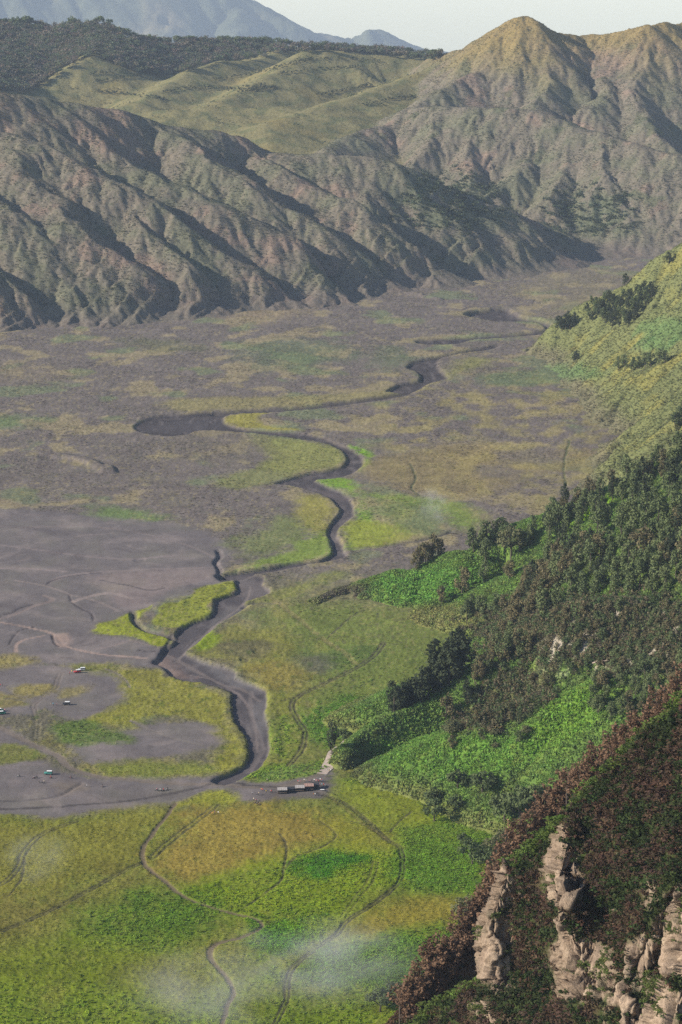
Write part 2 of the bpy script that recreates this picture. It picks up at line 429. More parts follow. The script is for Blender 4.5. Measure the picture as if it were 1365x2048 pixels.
LINES = [   # wheel tracks, dirt roads and streaks: line, half width (m), colour, depth (m), twin spacing (m)
 ([(352,1606),(320,1645),(295,1680),(285,1700),(292,1725),(320,1755),(360,1785),(410,1810),(460,1825),(505,1837),(524,1850),(515,1862),(480,1875),(440,1885),(422,1900),(430,1925),(450,1950),(468,1980),(455,2010),(440,2060)], 1.2, (.135,.105,.07), .35, 0),
 ([(285,1722),(230,1750),(160,1790),(80,1830),(-20,1872)], .45, TRACK, .3, 1.8),
 ([(305,1712),(340,1680),(400,1635),(432,1610)], .5, (.085,.075,.055), .3, 2.6),
 ([(640,1586),(690,1605),(740,1645),(775,1680),(800,1695),(807,1720),(803,1755),(780,1785),(740,1815),(700,1840),(670,1870),(640,1890),(605,1915),(585,1935),(575,1970),(572,2000),(545,2055)], .48, TRACK, .35, 1.7),
 ([(752,1725),(738,1768),(712,1800),(690,1830)], .35, (.12,.12,.04), .2, 2.4),
 ([(560,1668),(574,1692),(568,1740),(560,1765),(520,1795),(485,1818)], .4, TRACK, .3, 0),
 ([(640,1640),(666,1660),(670,1675),(640,1695),(590,1715),(572,1738)], .4, TRACK, .3, 0), ([(780,1664),(800,1640),(826,1622)], .4, TRACK, .25, 0),
 ([(700,1640),(740,1655),(775,1680)], .4, (.14,.11,.06), .2, 0),
 ([(578,1532),(600,1505),(610,1480),(608,1455),(592,1432),(585,1410),(600,1392),(650,1368),(710,1337),(750,1310),(768,1285)], .55, TRACK, .4, 2.2),
 ([(540,1195),(600,1240),(650,1280),(690,1305),(713,1327)], .5, (.21,.18,.08), .2, 2.0), ([(655,1275),(690,1245),(712,1228)], .4, TRACK, .2, 0),
 ([(560,1405),(600,1392)], .4, TRACK, .2, 0), ([(605,1545),(640,1520),(670,1508)], .4, TRACK, .25, 0),
 ([(-40,1445),(0,1455),(40,1475),(90,1500),(118,1512),(138,1534),(180,1550),(280,1562),(430,1572),(560,1574),(640,1550)], 2.6, (.155,.128,.105), .15, 0),
 ([(72,1478),(76,1440),(68,1412),(90,1392),(112,1374),(122,1350)], .5, (.15,.125,.11), .2, 2.0), ([(74,1464),(110,1448),(160,1436)], .6, (.12,.10,.085), .2, 0),
 ([(-20,1396),(30,1400),(52,1404),(68,1413)], .9, (.15,.13,.11), .15, 0),
 ([(-40,1785),(10,1762),(35,1735),(48,1705),(80,1668),(150,1640)], .5, TRACK, .25, 2.2), ([(20,1790),(44,1752),(50,1716)], .4, TRACK, .2, 0),
 ([(1140,880),(1128,930),(1132,975),(1122,1012)], .8, (.09,.10,.05), .4, 0), ([(820,925),(832,955),(822,975),(840,990)], .9, (.08,.09,.05), .5, 0),
 ([(-40,1240),(0,1245),(60,1256),(105,1268),(128,1290),(170,1304),(212,1311),(290,1318)], 1.6, PINK, .15, 0), ([(32,1306),(34,1290),(50,1280),(85,1272)], 1.2, PINK, .1, 0),
 ([(-20,1245),(30,1228),(70,1210),(104,1198),(88,1190)], 2.0, (.2,.16,.145), .2, 0), ([(0,1136),(60,1136),(130,1143)], 1.8, (.22,.18,.17), 0, 0),
 ([(110,1160),(140,1150),(190,1144),(300,1140),(420,1136)], 3.0, (.20,.165,.155), 0, 0), ([(60,1320),(200,1316),(310,1324)], 1.0, (.15,.125,.115), 0, 0),
 ([(95,1168),(110,1160),(150,1151),(205,1144)], .8, (.075, .064, .066), .3, 0), ([(140,1190),(146,1204),(160,1214),(182,1226),(188,1242)], .7, (.075, .064, .066), .3, 0), ([(66,1207),(40,1216),(20,1226),(-20,1236)], .8, (.075, .064, .066), .4, 0),
 ([(148,1202),(176,1192),(220,1186),(262,1196)], 2.4, (.24, .195, .175), .1, 0), ([(190,1300),(230,1290),(262,1282),(300,1290)], 1.2, (.21, .17, .155), .1, 0), ([(30,1160),(90,1172),(140,1188),(190,1200),(240,1222)], 1.4, (.20, .165, .15), .1, 0),
 ([(250,1060),(310,1075),(370,1090),(420,1110),(440,1128)], 1.6, (.19, .16, .15), .1, 0), ([(-20,1090),(80,1100),(170,1112),(260,1118),(340,1112)], 2.2, (.19, .158, .15), .0, 0), ([(200,1160),(260,1172),(300,1180),(330,1176)], 1.0, (.078, .068, .068), .2, 0), ([(-20,1050),(60,1056),(150,1052),(240,1060)], 2.0, (.185, .155, .145), 0, 0),
 ([(20,1290),(26,1276),(40,1262),(70,1254)], .6, (.07, .06, .062), .3, 0), ([(104,1270),(108,1284),(118,1294)], .7, (.06, .052, .054), .5, 0), ([(280,1300),(300,1304),(330,1300)], .6, (.07, .06, .062), .3, 0), ([(210,1340),(240,1352),(262,1376)], 1.0, (.19, .155, .14), .1, 0), ([(262,1440),(330,1470),(400,1490)], 1.2, (.16, .14, .125), .1, 0),
 ([(430,1566),(500,1572),(560,1574)], 1.2, (.06, .053, .052), .1, 0), ([(380,1345),(430,1360),(480,1390),(500,1420),(510,1460),(515,1500)], 1.0, (.17, .14, .13), .15, 0), ([(500,1170),(490,1200),(460,1225),(420,1255),(380,1290),(350,1320)], 1.1, (.17, .145, .135), .15, 0),
 ([(0,1618),(120,1612),(230,1604),(330,1590),(420,1572)], 1.5, (.07,.062,.06), .1, 0), ([(330,1305),(380,1330),(440,1365),(480,1375),(520,1400)], 1.5, (.15,.125,.115), .1, 0),
 ([(500,1380),(505,1440),(525,1490),(500,1540)], 1.6, (.14,.12,.115), .1, 0), ([(670,1600),(720,1640),(745,1660)], .4, (.15,.12,.06), .15, 0)]
BLOBS = [([(180,1152),(300,1142),(425,1140),(415,1160),(330,1185),(290,1210),(240,1212),(205,1182)], (.20,.16,.15), 6, .8),
 ([(108,1270),(140,1266),(150,1282),(135,1296),(112,1290)], PINK, 2, .9), ([(320,1310),(345,1312),(372,1340),(400,1352),(360,1350),(330,1335)], (.17,.125,.11), 3, .8),
 ([(385,1312),(440,1332),(480,1350),(520,1384),(470,1372),(420,1345)], (.135,.125,.125), 3, .8), ([(455,1215),(480,1212),(470,1226),(440,1240),(420,1250)], (.14,.13,.125), 3, .7),
 ([(320,1318),(336,1322),(362,1340),(350,1345),(328,1330)], PINK, 2, .8), ([(480,1165),(525,1160),(535,1185),(500,1198),(480,1190)], (.14,.12,.115), 3, .7),
 ([(110,1570),(160,1562),(170,1580),(130,1588)], (.17,.14,.115), 3, .8), ([(60,1600),(120,1595),(110,1612),(70,1614)], (.15,.13,.115), 4, .7), ([(190,1585),(300,1580),(400,1572),(330,1596),(210,1610)], (.125,.11,.10), 5, .6),
 ([(500,1410),(530,1400),(532,1460),(515,1480),(505,1440)], (.135,.125,.125), 3, .8), ([(40,1535),(110,1530),(120,1545),(60,1548)], (.14,.125,.115), 3, .7),
 ([(560,1575),(660,1560),(660,1590),(600,1595),(540,1605),(480,1600)], (.105,.09,.082), 3, .6),
 ([(290,850),(400,835),(450,838),(445,855),(380,860),(310,862)], (.10,.09,.095), 6, .8), ([(560,968),(620,972),(680,985),(690,1000),(640,985)], (.125,.105,.105), 3, .8)]

def floor_rows(Y0, Y1, k):
    r = [Y0]
    while r[-1] < Y1:
        r.append(r[-1] + k * r[-1] ** 2 / (H * F * 0.5))
    return np.array(r)

gF = Grid(-0.19, 0.19, 1.25 / (F * 0.5), np.concatenate([floor_rows(760, 1500, 1.3)[:-1], floor_rows(1500.5, 3900, .85)]))
X, Y = gF.X, gF.Y
PXx, PXy = to_px(X, Y, 0 * X)
# hand-drawn outlines are frayed by noise so that no edge runs smooth
fray1 = fbm(X / 22, Y / 22, 4, 3); fray2 = fbm(X / 22 + 40, Y / 22 - 70, 4, 8)
fray_s = fbm(X / 5, Y / 6, 3, 21)
zF = fbm(X / 160, Y / 160, 3, 11) * 1.6 + fbm(X / 28, Y / 34, 3, 12) * 0.5
tuss = fbm(X / 3.2, Y / 3.6, 3, 14)
wild = fbm(X / 70, Y / 110, 4, 15)          # patchiness at field size
wild2 = fbm(X / 24, Y / 44, 4, 16)
cF = np.empty(X.shape + (3,)); cF[:] = SCRUB
cF = mixc(cF, sstep(.10, .28, wild + wild2 * .6) * .75, (.25, .205, .118))
cF = mixc(cF, sstep(.18, .34, -wild + wild2 * .7) * .45, (.115, .098, .092))
cF = mixc(cF, sstep(.18, .34, fbm(X / 80 + 9, Y / 120, 4, 18)) * .6, (.14, .175, .085))
right = sstep(620, 900, PXx + 120 * wild) * sstep(1120, 980, PXy) * sstep(700, 800, PXy)
cF = mixc(cF, right * sstep(-.15, .3, wild2) * .7, (.225, .19, .08))
near = sstep(1120, 1250, PXy) * sstep(420, 560, PXx)
cF = mixc(cF, near * .8, (.165, .17, .045))
near = sstep(1590, 1640, PXy)
cF = mixc(cF, near * .9, (.155, .17, .034))
cF = mixc(cF, sstep(.0, .5, wild2 + tuss * .4) * sstep(1120, 1250, PXy) * .45, (.205, .165, .045))
sandm = np.zeros(X.shape)
Xw = X + fray1 * 6; Yw = Y + fray2 * 8
for poly in SANDY:
    d = sdf(Xw, Yw, floor_xy(smooth_line(poly, 3, True)), 30.0)
    sandm = np.maximum(sandm, sstep(5, -5, d + 5 * tuss))
cF = mixc(cF, sandm, SAND)
cF = mixc(cF, sandm * sstep(.0, .5, fbm(X / 45, Y / 40, 5, 41)) * .75, SAND_L)
for poly, rgb, soft, amt in BLOBS:
    d = sdf(Xw, Yw, floor_xy(smooth_line(poly, 3, True)), soft * 3 + 4)
    cF = mixc(cF, sstep(soft, -soft, d + soft * fray_s * .6) * amt, rgb)
for poly, rgb, soft, amt in GRASSY:
    d = sdf(Xw, Yw, floor_xy(smooth_line(poly, 3, True)), soft * 4 + 6)
    m = sstep(soft, -soft * 1.2, d + soft * (fray_s * .9 + wild2 * 1.6)) * amt
    cF = mixc(cF, m, rgb)
    sandm = sandm * (1 - m)
# the dry river: sunk bed with steep banks
rivm = np.zeros(X.shape)
for poly, depth in RIVERS:
    wp = floor_xy(smooth_line(poly, 3, True))
    d = sdf(X + fray1 * 1.6 + fray_s * .8, Y + fray2 * 2.0 + fray_s, wp, 40.0)
    wide = np.maximum(1.2, .75 * Y ** 2 / (H * F * .5) * .85)
    m = sstep(.5 * wide, -wide * (1 + .5 * wild2), d)
    zF = zF - m * depth * (1 + .25 * wild2)
    zF = zF + .5 * np.exp(-((d - 2.5) / 3.0) ** 2) * (Y < 1700)        # low levee
    rivm = np.maximum(rivm, m)
    green = np.exp(-np.clip(d, 0, 99) / (9 + 7 * wild2)) * (d > 0) * .55 * sstep(-.2, .3, wild2 + .1)
    cF = mixc(cF, green * (depth > 2) * (1 - .8 * sstep(2500, 1800, -Y + 4300)), (.19, .22, .035))
for pts, half, depth in CHANNELS:
    d, _ = seg_dist(X + fray1 * 1.2, Y + fray2 * 1.6, floor_xy(smooth_line(pts, 5)))
    wide = np.maximum(.9, .6 * Y ** 2 / (H * F * .5))
    m = sstep(half + wide, half - wide, d)
    zF = zF - m * depth
    rivm = np.maximum(rivm, m * .9)
rn = fbm(X / 14, Y / 22, 5, 51)
rcol = mixc(mixc(np.zeros(X.shape + (3,)) + np.array((.080, .071, .075)), sstep(0, .45, rn), (.125, .108, .105)), sstep(.05, .45, -rn) * .6, (.068, .062, .066))
for poly, rgb, soft, amt in BLOBS:
    d = sdf(Xw, Yw, floor_xy(smooth_line(poly, 3, True)), soft * 3 + 4)
    rcol = mixc(rcol, sstep(soft, -soft, d + soft * fray_s * .6) * amt, rgb)
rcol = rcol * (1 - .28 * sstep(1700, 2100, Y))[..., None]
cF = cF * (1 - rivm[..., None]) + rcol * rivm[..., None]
trackm = np.zeros(X.shape)
for pts, half, rgb, depth, twin in LINES:
    w = floor_xy(smooth_line(pts, 6))
    lo, hi = w.min(0) - 12, w.max(0) + 12
    mm = (X > lo[0]) & (X < hi[0]) & (Y > lo[1]) & (Y < hi[1])
    if not mm.any():
        continue
    d, _ = seg_dist(X[mm] + fray1[mm] * 1.2, Y[mm] + fray2[mm] * 1.2, w)
    if twin:
        d = np.abs(d - twin * .5)
    hw = half * .8 * (1 + .6 * wild2[mm]) + .2
    m = sstep(hw + .45, hw - .45, d + .5 * fray_s[mm])
    sub = cF[mm]
    cF[mm] = sub * (1 - m[:, None] * .92) + np.array(rgb) * m[:, None] * .92
    zF[mm] -= m * depth
    trackm[mm] = np.maximum(trackm[mm], m * (half > 1.0))
bare = np.maximum(np.maximum(sandm, rivm), trackm)
# crisp flecks: bare earth, dry tufts and dark herbs at the scale of single plants
fl = fbm(X / 4.2, Y / 5.5, 3, 71); fl2 = fbm(X / 7.5 + 30, Y / 11, 3, 72); pat = fbm(X / 55, Y / 80, 3, 73)
nb = 1 - bare
nb = nb * (1 - .55 * (PXy > 1560))
cF = mixc(cF, nb * (1 - .4 * (Y > 1600)) * sstep(.22, .34, fl + .25 * pat) * .5, (.105, .088, .062))
cF = mixc(cF, nb * sstep(.26, .36, -fl + .2 * pat) * .42, (.27, .225, .10))
cF = mixc(cF, nb * sstep(.30, .40, fl2 - .2 * pat) * .5 * (.4 + .6 * (PXy > 1150)), (.075, .105, .03))
wq = fbm(X / 50, Y / 60, 3, 75)
wash = fbm(X / 40 + 1.6 * wq, Y / 26 - 1.8 * wq, 5, 74)          # fine braided streaks on the sand
cF = mixc(cF, sandm * sstep(.12, .40, wash) * .55, (.205, .172, .16))
cF = mixc(cF, sandm * sstep(.12, .40, -wash) * .5, (.105, .09, .091))
cF = mixc(cF, rivm * sstep(.1, .4, fbm(X / 7, Y / 30, 4, 76)) * .45, (.155, .135, .13))
zF = zF + tuss * .38 * (1 - .85 * bare) * (1 + (Y > 2000) * .6) + np.maximum(fbm(X / 1.7, Y / 2.0, 2, 61), 0) * .5 * (1 - bare) * (Y < 1800)
mott = fbm(X / 9, Y / 15, 3, 62); mott2 = fbm(X / 40, Y / 30, 4, 63)
cF = cF * (1 + (.24 * tuss + .15 * wild2 + .30 * mott + .18 * mott2)[..., None] * (1 - .5 * bare[..., None]))
cF[..., 2] *= 1 - .3 * (1 - bare) * sstep(1150, 1600, PXy)
cF[..., 0] *= 1 - .07 * (1 - bare) * sstep(1100, 1500, PXy)
# scoured hollows and scarps on the plain
for (px_, py_, rx, dep_) in [(280,1120,4,.5),(490,1318,3,.9),(515,1300,3,.9)]:
    x0, y0 = on_floor(px_, py_)
    zF = zF - dep_ * sstep(1.3, .7, np.hypot((X - x0) / rx, (Y - y0) / (rx * 1.8)) + fray_s * .3)
scarp = sstep(-2.5, 2.5, seg_dist(X + fray1 * 9, Y + fray2 * 9, floor_xy(smooth_line([(-60,930),(60,918),(140,916),(205,934),(215,945)], 5)))[0] - 6)
zF = zF + (1 - scarp) * 2.2
zF = zF + 2.6 * sstep(9, 0, seg_dist(X + fray1 * 8, Y + fray2 * 8, floor_xy(smooth_line([(700,590),(800,585),(880,600)], 5)))[0])

coF = np.stack([X, Y, zF], -1).reshape(-1, 3)
qF = grid_quads(*X.shape)
colF = cF.reshape(-1, 3)
bedf = rivm.ravel()[qF].mean(1) > .5
sandf = (sandm.ravel()[qF].mean(1) > .55) & ~bedf
trkf = (trackm.ravel()[qF].mean(1) > .5) & ~bedf & ~sandf
MAT_FLOOR = terrain_material('valley_ground', .55, .35, .30)
MAT_SAND = terrain_material('volcanic_sand', .8, .12, .18)
for nm, keep, mt in [('grassland', ~(bedf | sandf | trkf), MAT_FLOOR), ('river_bed', bedf, MAT_SAND), ('sand_flat', sandf, MAT_SAND), ('dirt_track', trkf, MAT_SAND)]:
    c_, q_, k_ = subset(coF, qF, colF, keep)
    link(nm, mesh_from(nm, c_, q_, k_, True, mt), kind='structure')

# the country around and beyond: one wide sheet that falls away outside the caldera
gy = [-250, 600, 5500, 8000, 12000, 18000, 25400]; gz = [-6, -6, -6, -300, -650, -1000, -1290]
gxs = np.linspace(-8900, 8900, 9)
base = np.array([[x, y, z] for y, z in zip(gy, gz) for x in gxs], float)
link('ground', mesh_from('ground', base, grid_quads(len(gy), len(gxs)), np.array([SCRUB] * len(base)), True, MAT_FLOOR), kind='structure')
# ------------------------------------------------------------------ hills
def hill_mesh(name, g, z, col, mat, cut=-1.5):
    co = np.stack([g.X, g.Y, z], -1).reshape(-1, 3)
    q = grid_quads(*g.X.shape)
    keep = z.ravel()[q].max(1) > cut
    c_, q_, k_ = subset(co, q, col.reshape(-1, 3), keep)
    return link(name, mesh_from(name, c_, q_, k_, True, mat), kind='structure')

MAT_HILL = terrain_material('dry_scrub_hillside', .2, 1.2, .34)
MAT_NEARHILL = terrain_material('shrubby_hillside', .35, 1.2, .40)
MAT_SLOPE = terrain_material('fern_slope', .7, .6, .35)
MAT_FAR = terrain_material('distant_mountain', .01, 24.0, .3)

# the eroded hills across the valley
LEFT = [([(-300,150,3350),(-150,170,3350),(0,183,3350),(130,202,3380),(250,227,3420),(350,250,3450),(440,266,3480),(530,303,3480),(600,308,3460),(690,308,3450),(780,325,3440),(900,382,3430),(1000,415,3470),(1100,458,3540),(1160,486,3590)], .55, .62, 10),
 ([(-300,180,3300),(-150,225,3250),(0,265,3200),(140,320,3150),(250,375,3100),(330,420,3060),(420,480,3010),(520,560,2965),(560,602,2950)], .46, .66, 5),
 ([(-250,270,3150),(-100,340,3050),(0,400,3000),(80,455,2950),(180,530,2890),(260,600,2850),(290,640,2835)], .46, .66, 5),
 ([(-250,400,2950),(-100,490,2880),(0,545,2835),(60,600,2800),(90,650,2790)], .46, .66, 5),
 ([(100,205,3370),(240,312,3250),(340,358,3185),(450,420,3120),(560,480,3075),(640,540,3045),(700,584,3050)], .46, .66, 5),
 ([(300,240,3430),(420,320,3300),(520,380,3225),(620,440,3170),(720,510,3120),(780,565,3110)], .46, .66, 5),
 ([(500,296,3480),(620,358,3340),(700,408,3265),(800,470,3220),(880,535,3200)], .46, .9, 6),
 ([(740,316,3450),(850,398,3375),(940,462,3320),(1010,525,3300)], .42, .8, 7),
 ([(940,392,3450),(1010,450,3430),(1070,505,3420)], .42, .75, 7),
 ([(180,330,3190),(260,420,3060),(330,500,2960),(390,575,2900),(420,620,2890)], .46, .66, 4),
 ([(20,300,3140),(110,400,3020),(200,480,2930),(300,560,2880),(350,620,2868)], .46, .66, 4)]
RIGHT = [([(840,135,4560),(880,112,4520),(930,96,4450),(1000,54,4350),(1050,34,4300),(1085,50,4310),(1120,67,4330),(1180,71,4350),(1290,51,4300),(1365,46,4420),(1460,42,4560),(1600,60,4700)], .62, .6, 3),
 ([(1050,34,4300),(1015,108,4240),(960,140,4180),(900,166,4110),(840,210,4040),(790,250,3980),(720,290,3900)], .6, .62, 4),
 ([(1060,45,4290),(1085,110,4200),(1100,160,4120),(1060,215,4000)], .6, .6, 4),
 ([(830,218,4010),(930,213,3960),(1050,222,3920),(1150,250,3860),(1250,280,3800),(1340,305,3740),(1500,330,3700)], .62, .5, 12),
 ([(1290,51,4300),(1303,120,4200),(1268,180,4100),(1300,245,3980),(1350,300,3880),(1420,340,3820)], .62, .66, 3),
 ([(1180,71,4350),(1190,130,4230),(1225,175,4130),(1190,215,4040)], .6, .6, 4),
 ([(870,225,3960),(860,280,3870),(820,330,3800)], .6, .62, 4), ([(960,220,3940),(930,300,3830),(950,370,3720)], .62, .64, 4),
 ([(1045,228,3910),(1060,320,3790),(1000,378,3700),(970,410,3660)], .62, .64, 4), ([(1120,245,3880),(1130,330,3760),(1100,400,3660),(1075,430,3630)], .6, .64, 4),
 ([(1200,262,3830),(1215,350,3710),(1260,420,3620)], .55, .6, 4), ([(1320,300,3750),(1330,380,3650),(1365,440,3590)], .55, .6, 4),
 ([(660,300,3800),(700,270,3900),(760,255,3960),(840,225,4010)], .55, .55, 6), ([(1160,470,3610),(1250,440,3660),(1400,420,3680)], .22, .4, 20)]
MID = [([(-300,30,5000),(0,44,5000),(100,56,5000),(190,50,4950),(290,84,5000),(480,84,5100),(640,94,5200),(800,104,5200),(920,116,5200),(1100,130,5200)], .36, .5, 25),
 ([(30,200,4380),(110,152,4490),(180,113,4600),(200,72,4850)], .38, .45, 8), ([(280,205,4260),(350,158,4420),(420,128,4580),(520,118,4750),(560,98,4950)], .34, .42, 10),
 ([(440,205,4200),(540,150,4400),(620,103,4560),(740,111,4620),(880,122,4620)], .34, .42, 12), ([(540,245,3950),(700,194,4150),(800,163,4300),(900,124,4470)], .30, .4, 14),
 ([(330,220,4050),(450,215,4080),(560,215,4080)], .3, .3, 20), ([(-200,190,4200),(-60,150,4400),(20,90,4750)], .36, .42, 12)]
rows = np.concatenate([np.arange(2700, 3750, 3.4), np.arange(3750, 4450, 4.5), np.arange(4450, 5400, 9.0)])
gH = Grid(-0.19, 0.19, .00066, rows)
wx_ = fbm(gH.X / 170, gH.Y / 170, 3, 81) * 34; wy_ = fbm(gH.X / 170 + 7, gH.Y / 170, 3, 84) * 34
zl = ridge_height(gH.X + wx_, gH.Y + wy_, LEFT, -60, 4)
zr = ridge_height(gH.X + wx_ * .5, gH.Y + wy_ * .5, RIGHT, -60, 5)
zm = ridge_height(gH.X, gH.Y, MID, -60, 14)
zH = smax(smax(zl, zr, 6), zm, 10)
def blur(a, r0, r1):
    for ax, r in ((0, r0), (1, r1)):
        for _ in range(2):
            p = np.concatenate([np.repeat(np.take(a, [0], ax), r, ax), a, np.repeat(np.take(a, [-1], ax), r, ax)], ax)
            c = np.cumsum(p, ax)
            c = np.concatenate([np.zeros_like(np.take(c, [0], ax)), c], ax)
            n = a.shape[ax]
            a = (np.take(c, np.arange(2 * r + 1, 2 * r + 1 + n), ax) - np.take(c, np.arange(0, n), ax)) / (2 * r + 1)
    return a
zB = blur(zH, 6, 10)
keepz = .85 + .12 * sstep(3500, 3650, gH.Y + 0 * gH.X)
zH = zB + (zH - zB) * keepz
zH = smax(zH, -7 + fbm(gH.X / 60, gH.Y / 60, 2, 77) * 3, 30)
rough_amt = sstep(0, 30, zH)
zH = zH + rough_amt * fbm(gH.X / 90, gH.Y / 90, 3, 5) * 7
steepness = np.hypot(*gH.grad(zH))
soft_h = 1 - .75 * sstep(-6, 10, zm - np.maximum(zl, zr))
zE = erode(gH, zH, [(58, 3.8), (27, 2.4), (13, 1.2)], 100)
zH = zH + (zE - zH) * soft_h
shrub = fbm(gH.X / 5, gH.Y / 6, 3, 210)
zH = zH + np.maximum(shrub, -.1) * 1.0
gx, gy = gH.grad(zH)
sl = np.hypot(gx, gy)
pxH, pyH = to_px(gH.X, gH.Y, zH)
n1 = fbm(gH.X / 130, gH.Y / 130, 4, 220); n2 = fbm(gH.X / 30, gH.Y / 30, 4, 221)
cH = np.empty(gH.X.shape + (3,)); cH[:] = (.150, .130, .098)
cH = mixc(cH, sstep(-.15, .35, n1 + n2 * .5) * .65, (.118, .125, .076))
cH = mixc(cH, sstep(.12, .4, -n1 + n2 * .5) * .65, (.215, .15, .115))
cH = mixc(cH, sstep(.85, 1.3, sl) * .5, (.19, .145, .12))
cH = mixc(cH, sstep(.25, -.2, gx * .9 + .1) * .0, (.2, .17, .08))
isM = sstep(-6, 10, zm - np.maximum(zl, zr))
cH = mixc(cH, isM * .9, (.185, .165, .075))
cH = mixc(cH, isM * sstep(-.05, .3, n2) * .75, (.105, .115, .055))
cH = mixc(cH, isM * sstep(.1, .5, -n1) * .5, (.26, .20, .07))
isR = sstep(-4, 8, zr - np.maximum(zl, zm))
cH = mixc(cH, isR * sstep(200, 320, zH + 60 * n1) * .8, (.235, .17, .06))
cH = mixc(cH, isR * sstep(.3, .5, fbm(gH.X / 60, gH.Y / 60, 4, 230) + .25 * sstep(60, -20, np.abs(pyH - 240))) * .6, (.075, .09, .045))
dk = sstep(0, .3, n2 + .35) * (sstep(160, 60, np.hypot(pxH - 900, (pyH - 405) * 2)) + sstep(130, 40, np.hypot(pxH - 1190, (pyH - 425) * 2)))
cH = mixc(cH, np.clip(dk, 0, 1) * .6, (.085, .105, .06))
cH = mixc(cH, np.clip(shrub - .12, 0, 1) * 1.6 * (1 - .5 * isM), (.075, .085, .045))
foot = sstep(26, 4, zH)
cH = mixc(cH, foot * .6, (.135, .112, .098))
hill_mesh('hills', gH, zH, cH, MAT_HILL, -.8)

# a far mountain in the haze
FARM = [([(-900,-330,22000),(-300,-260,22000),(100,-120,22000),(330,-75,22000),(485,-2,22000),(560,36,22000),(620,66,22000),(700,78,22400),(745,62,22400),(790,82,22600),(900,110,22800),(1200,120,22800)], .55, .6, 40),
 ([(100,-120,22000),(60,10,21200),(0,60,20600),(-60,110,20000)], .5, .6, 40), ([(330,-75,22000),(300,10,21400),(340,70,20600)], .5, .6, 40), ([(485,-2,22000),(470,40,21400),(500,90,20800)], .5, .6, 40)]
gM = Grid(-0.2, 0.2, .0014, np.arange(19000, 23800, 45.0))
zM = ridge_height(gM.X, gM.Y, FARM, -1250, 40)
zM = erode(gM, zM, [(520, 60.0), (240, 30.0), (110, 14.0)], 300)
cM = np.empty(gM.X.shape + (3,)); cM[:] = (.09, .10, .06)
cM = mixc(cM, sstep(0, .4, fbm(gM.X / 600, gM.Y / 600, 4, 310)), (.15, .13, .08))
hill_mesh('mountain', gM, zM, cM, MAT_FAR, -1240)

# the conical hill that closes the valley on the right
NEARH = [([(1062,700,2600),(1100,663,2585),(1160,622,2565),(1240,583,2540),(1300,538,2520),(1365,491,2500),(1500,400,2470),(1700,270,2430)], .85, .95, 4),
 ([(1128,718,2480),(1190,690,2445),(1250,656,2405),(1365,601,2335),(1500,530,2290),(1700,420,2240)], .8, .85, 4),
 ([(1170,752,2360),(1260,705,2320),(1365,655,2270),(1500,590,2220)], .75, .8, 4),
 ([(1225,770,2280),(1290,740,2240),(1365,712,2200),(1500,650,2150),(1700,540,2100)], .6, .75, 6),
 ([(1240,885,2045),(1300,842,2020),(1365,803,2000),(1500,722,1950),(1700,600,1900)], .45, .7, 8)]
gN = Grid(.055, .23, .00066, np.concatenate([np.arange(1700, 1900, 5.0), np.arange(1900, 2720, 3.0)]))
zN = ridge_height(gN.X, gN.Y, NEARH, -40, 7)
zNb = blur(zN, 10, 10)
zN = zNb + (zN - zNb) * 1.15
zN = smax(zN, -2.2, 8)
zN = zN + sstep(0, 20, zN) * fbm(gN.X / 50, gN.Y / 50, 3, 401) * 3
zN = erode(gN, zN, [(46, 4.5), (22, 2.2), (11, 1.0)], 410)
shN = fbm(gN.X / 3.6, gN.Y / 4.2, 3, 420)
zN = zN + np.maximum(shN, -.1) * 1.3
gx, gy = gN.grad(zN)
n1 = fbm(gN.X / 60, gN.Y / 60, 4, 421); n2 = fbm(gN.X / 18, gN.Y / 18, 4, 422)
cN = np.empty(gN.X.shape + (3,)); cN[:] = (.135, .145, .058)
cN = mixc(cN, sstep(.0, .4, n1 + n2 * .4 + .25 * sstep(60, 120, zN) - .1) * .7, (.22, .20, .055))
cN = mixc(cN, sstep(.1, .5, -n1 + n2 * .5) * .6, (.10, .115, .045))
cN = mixc(cN, sstep(18, 4, zN) * .8, (.13, .115, .075))
pxN, pyN = to_px(gN.X, gN.Y, zN)
for px_, py_, rx, ry in [(1340,660,60,26),(1310,690,40,18),(1120,745,90,16)]:
    cN = mixc(cN, sstep(1.3, .5, np.hypot((pxN - px_) / rx, (pyN - py_) / ry) + n2 * .8) * .6, (.085, .16, .055))
cN = mixc(cN, np.clip(shN - .15, 0, 1) * 1.2, (.07, .085, .03))
hill_mesh('hillside', gN, zN, cN, MAT_NEARHILL, -1.0)

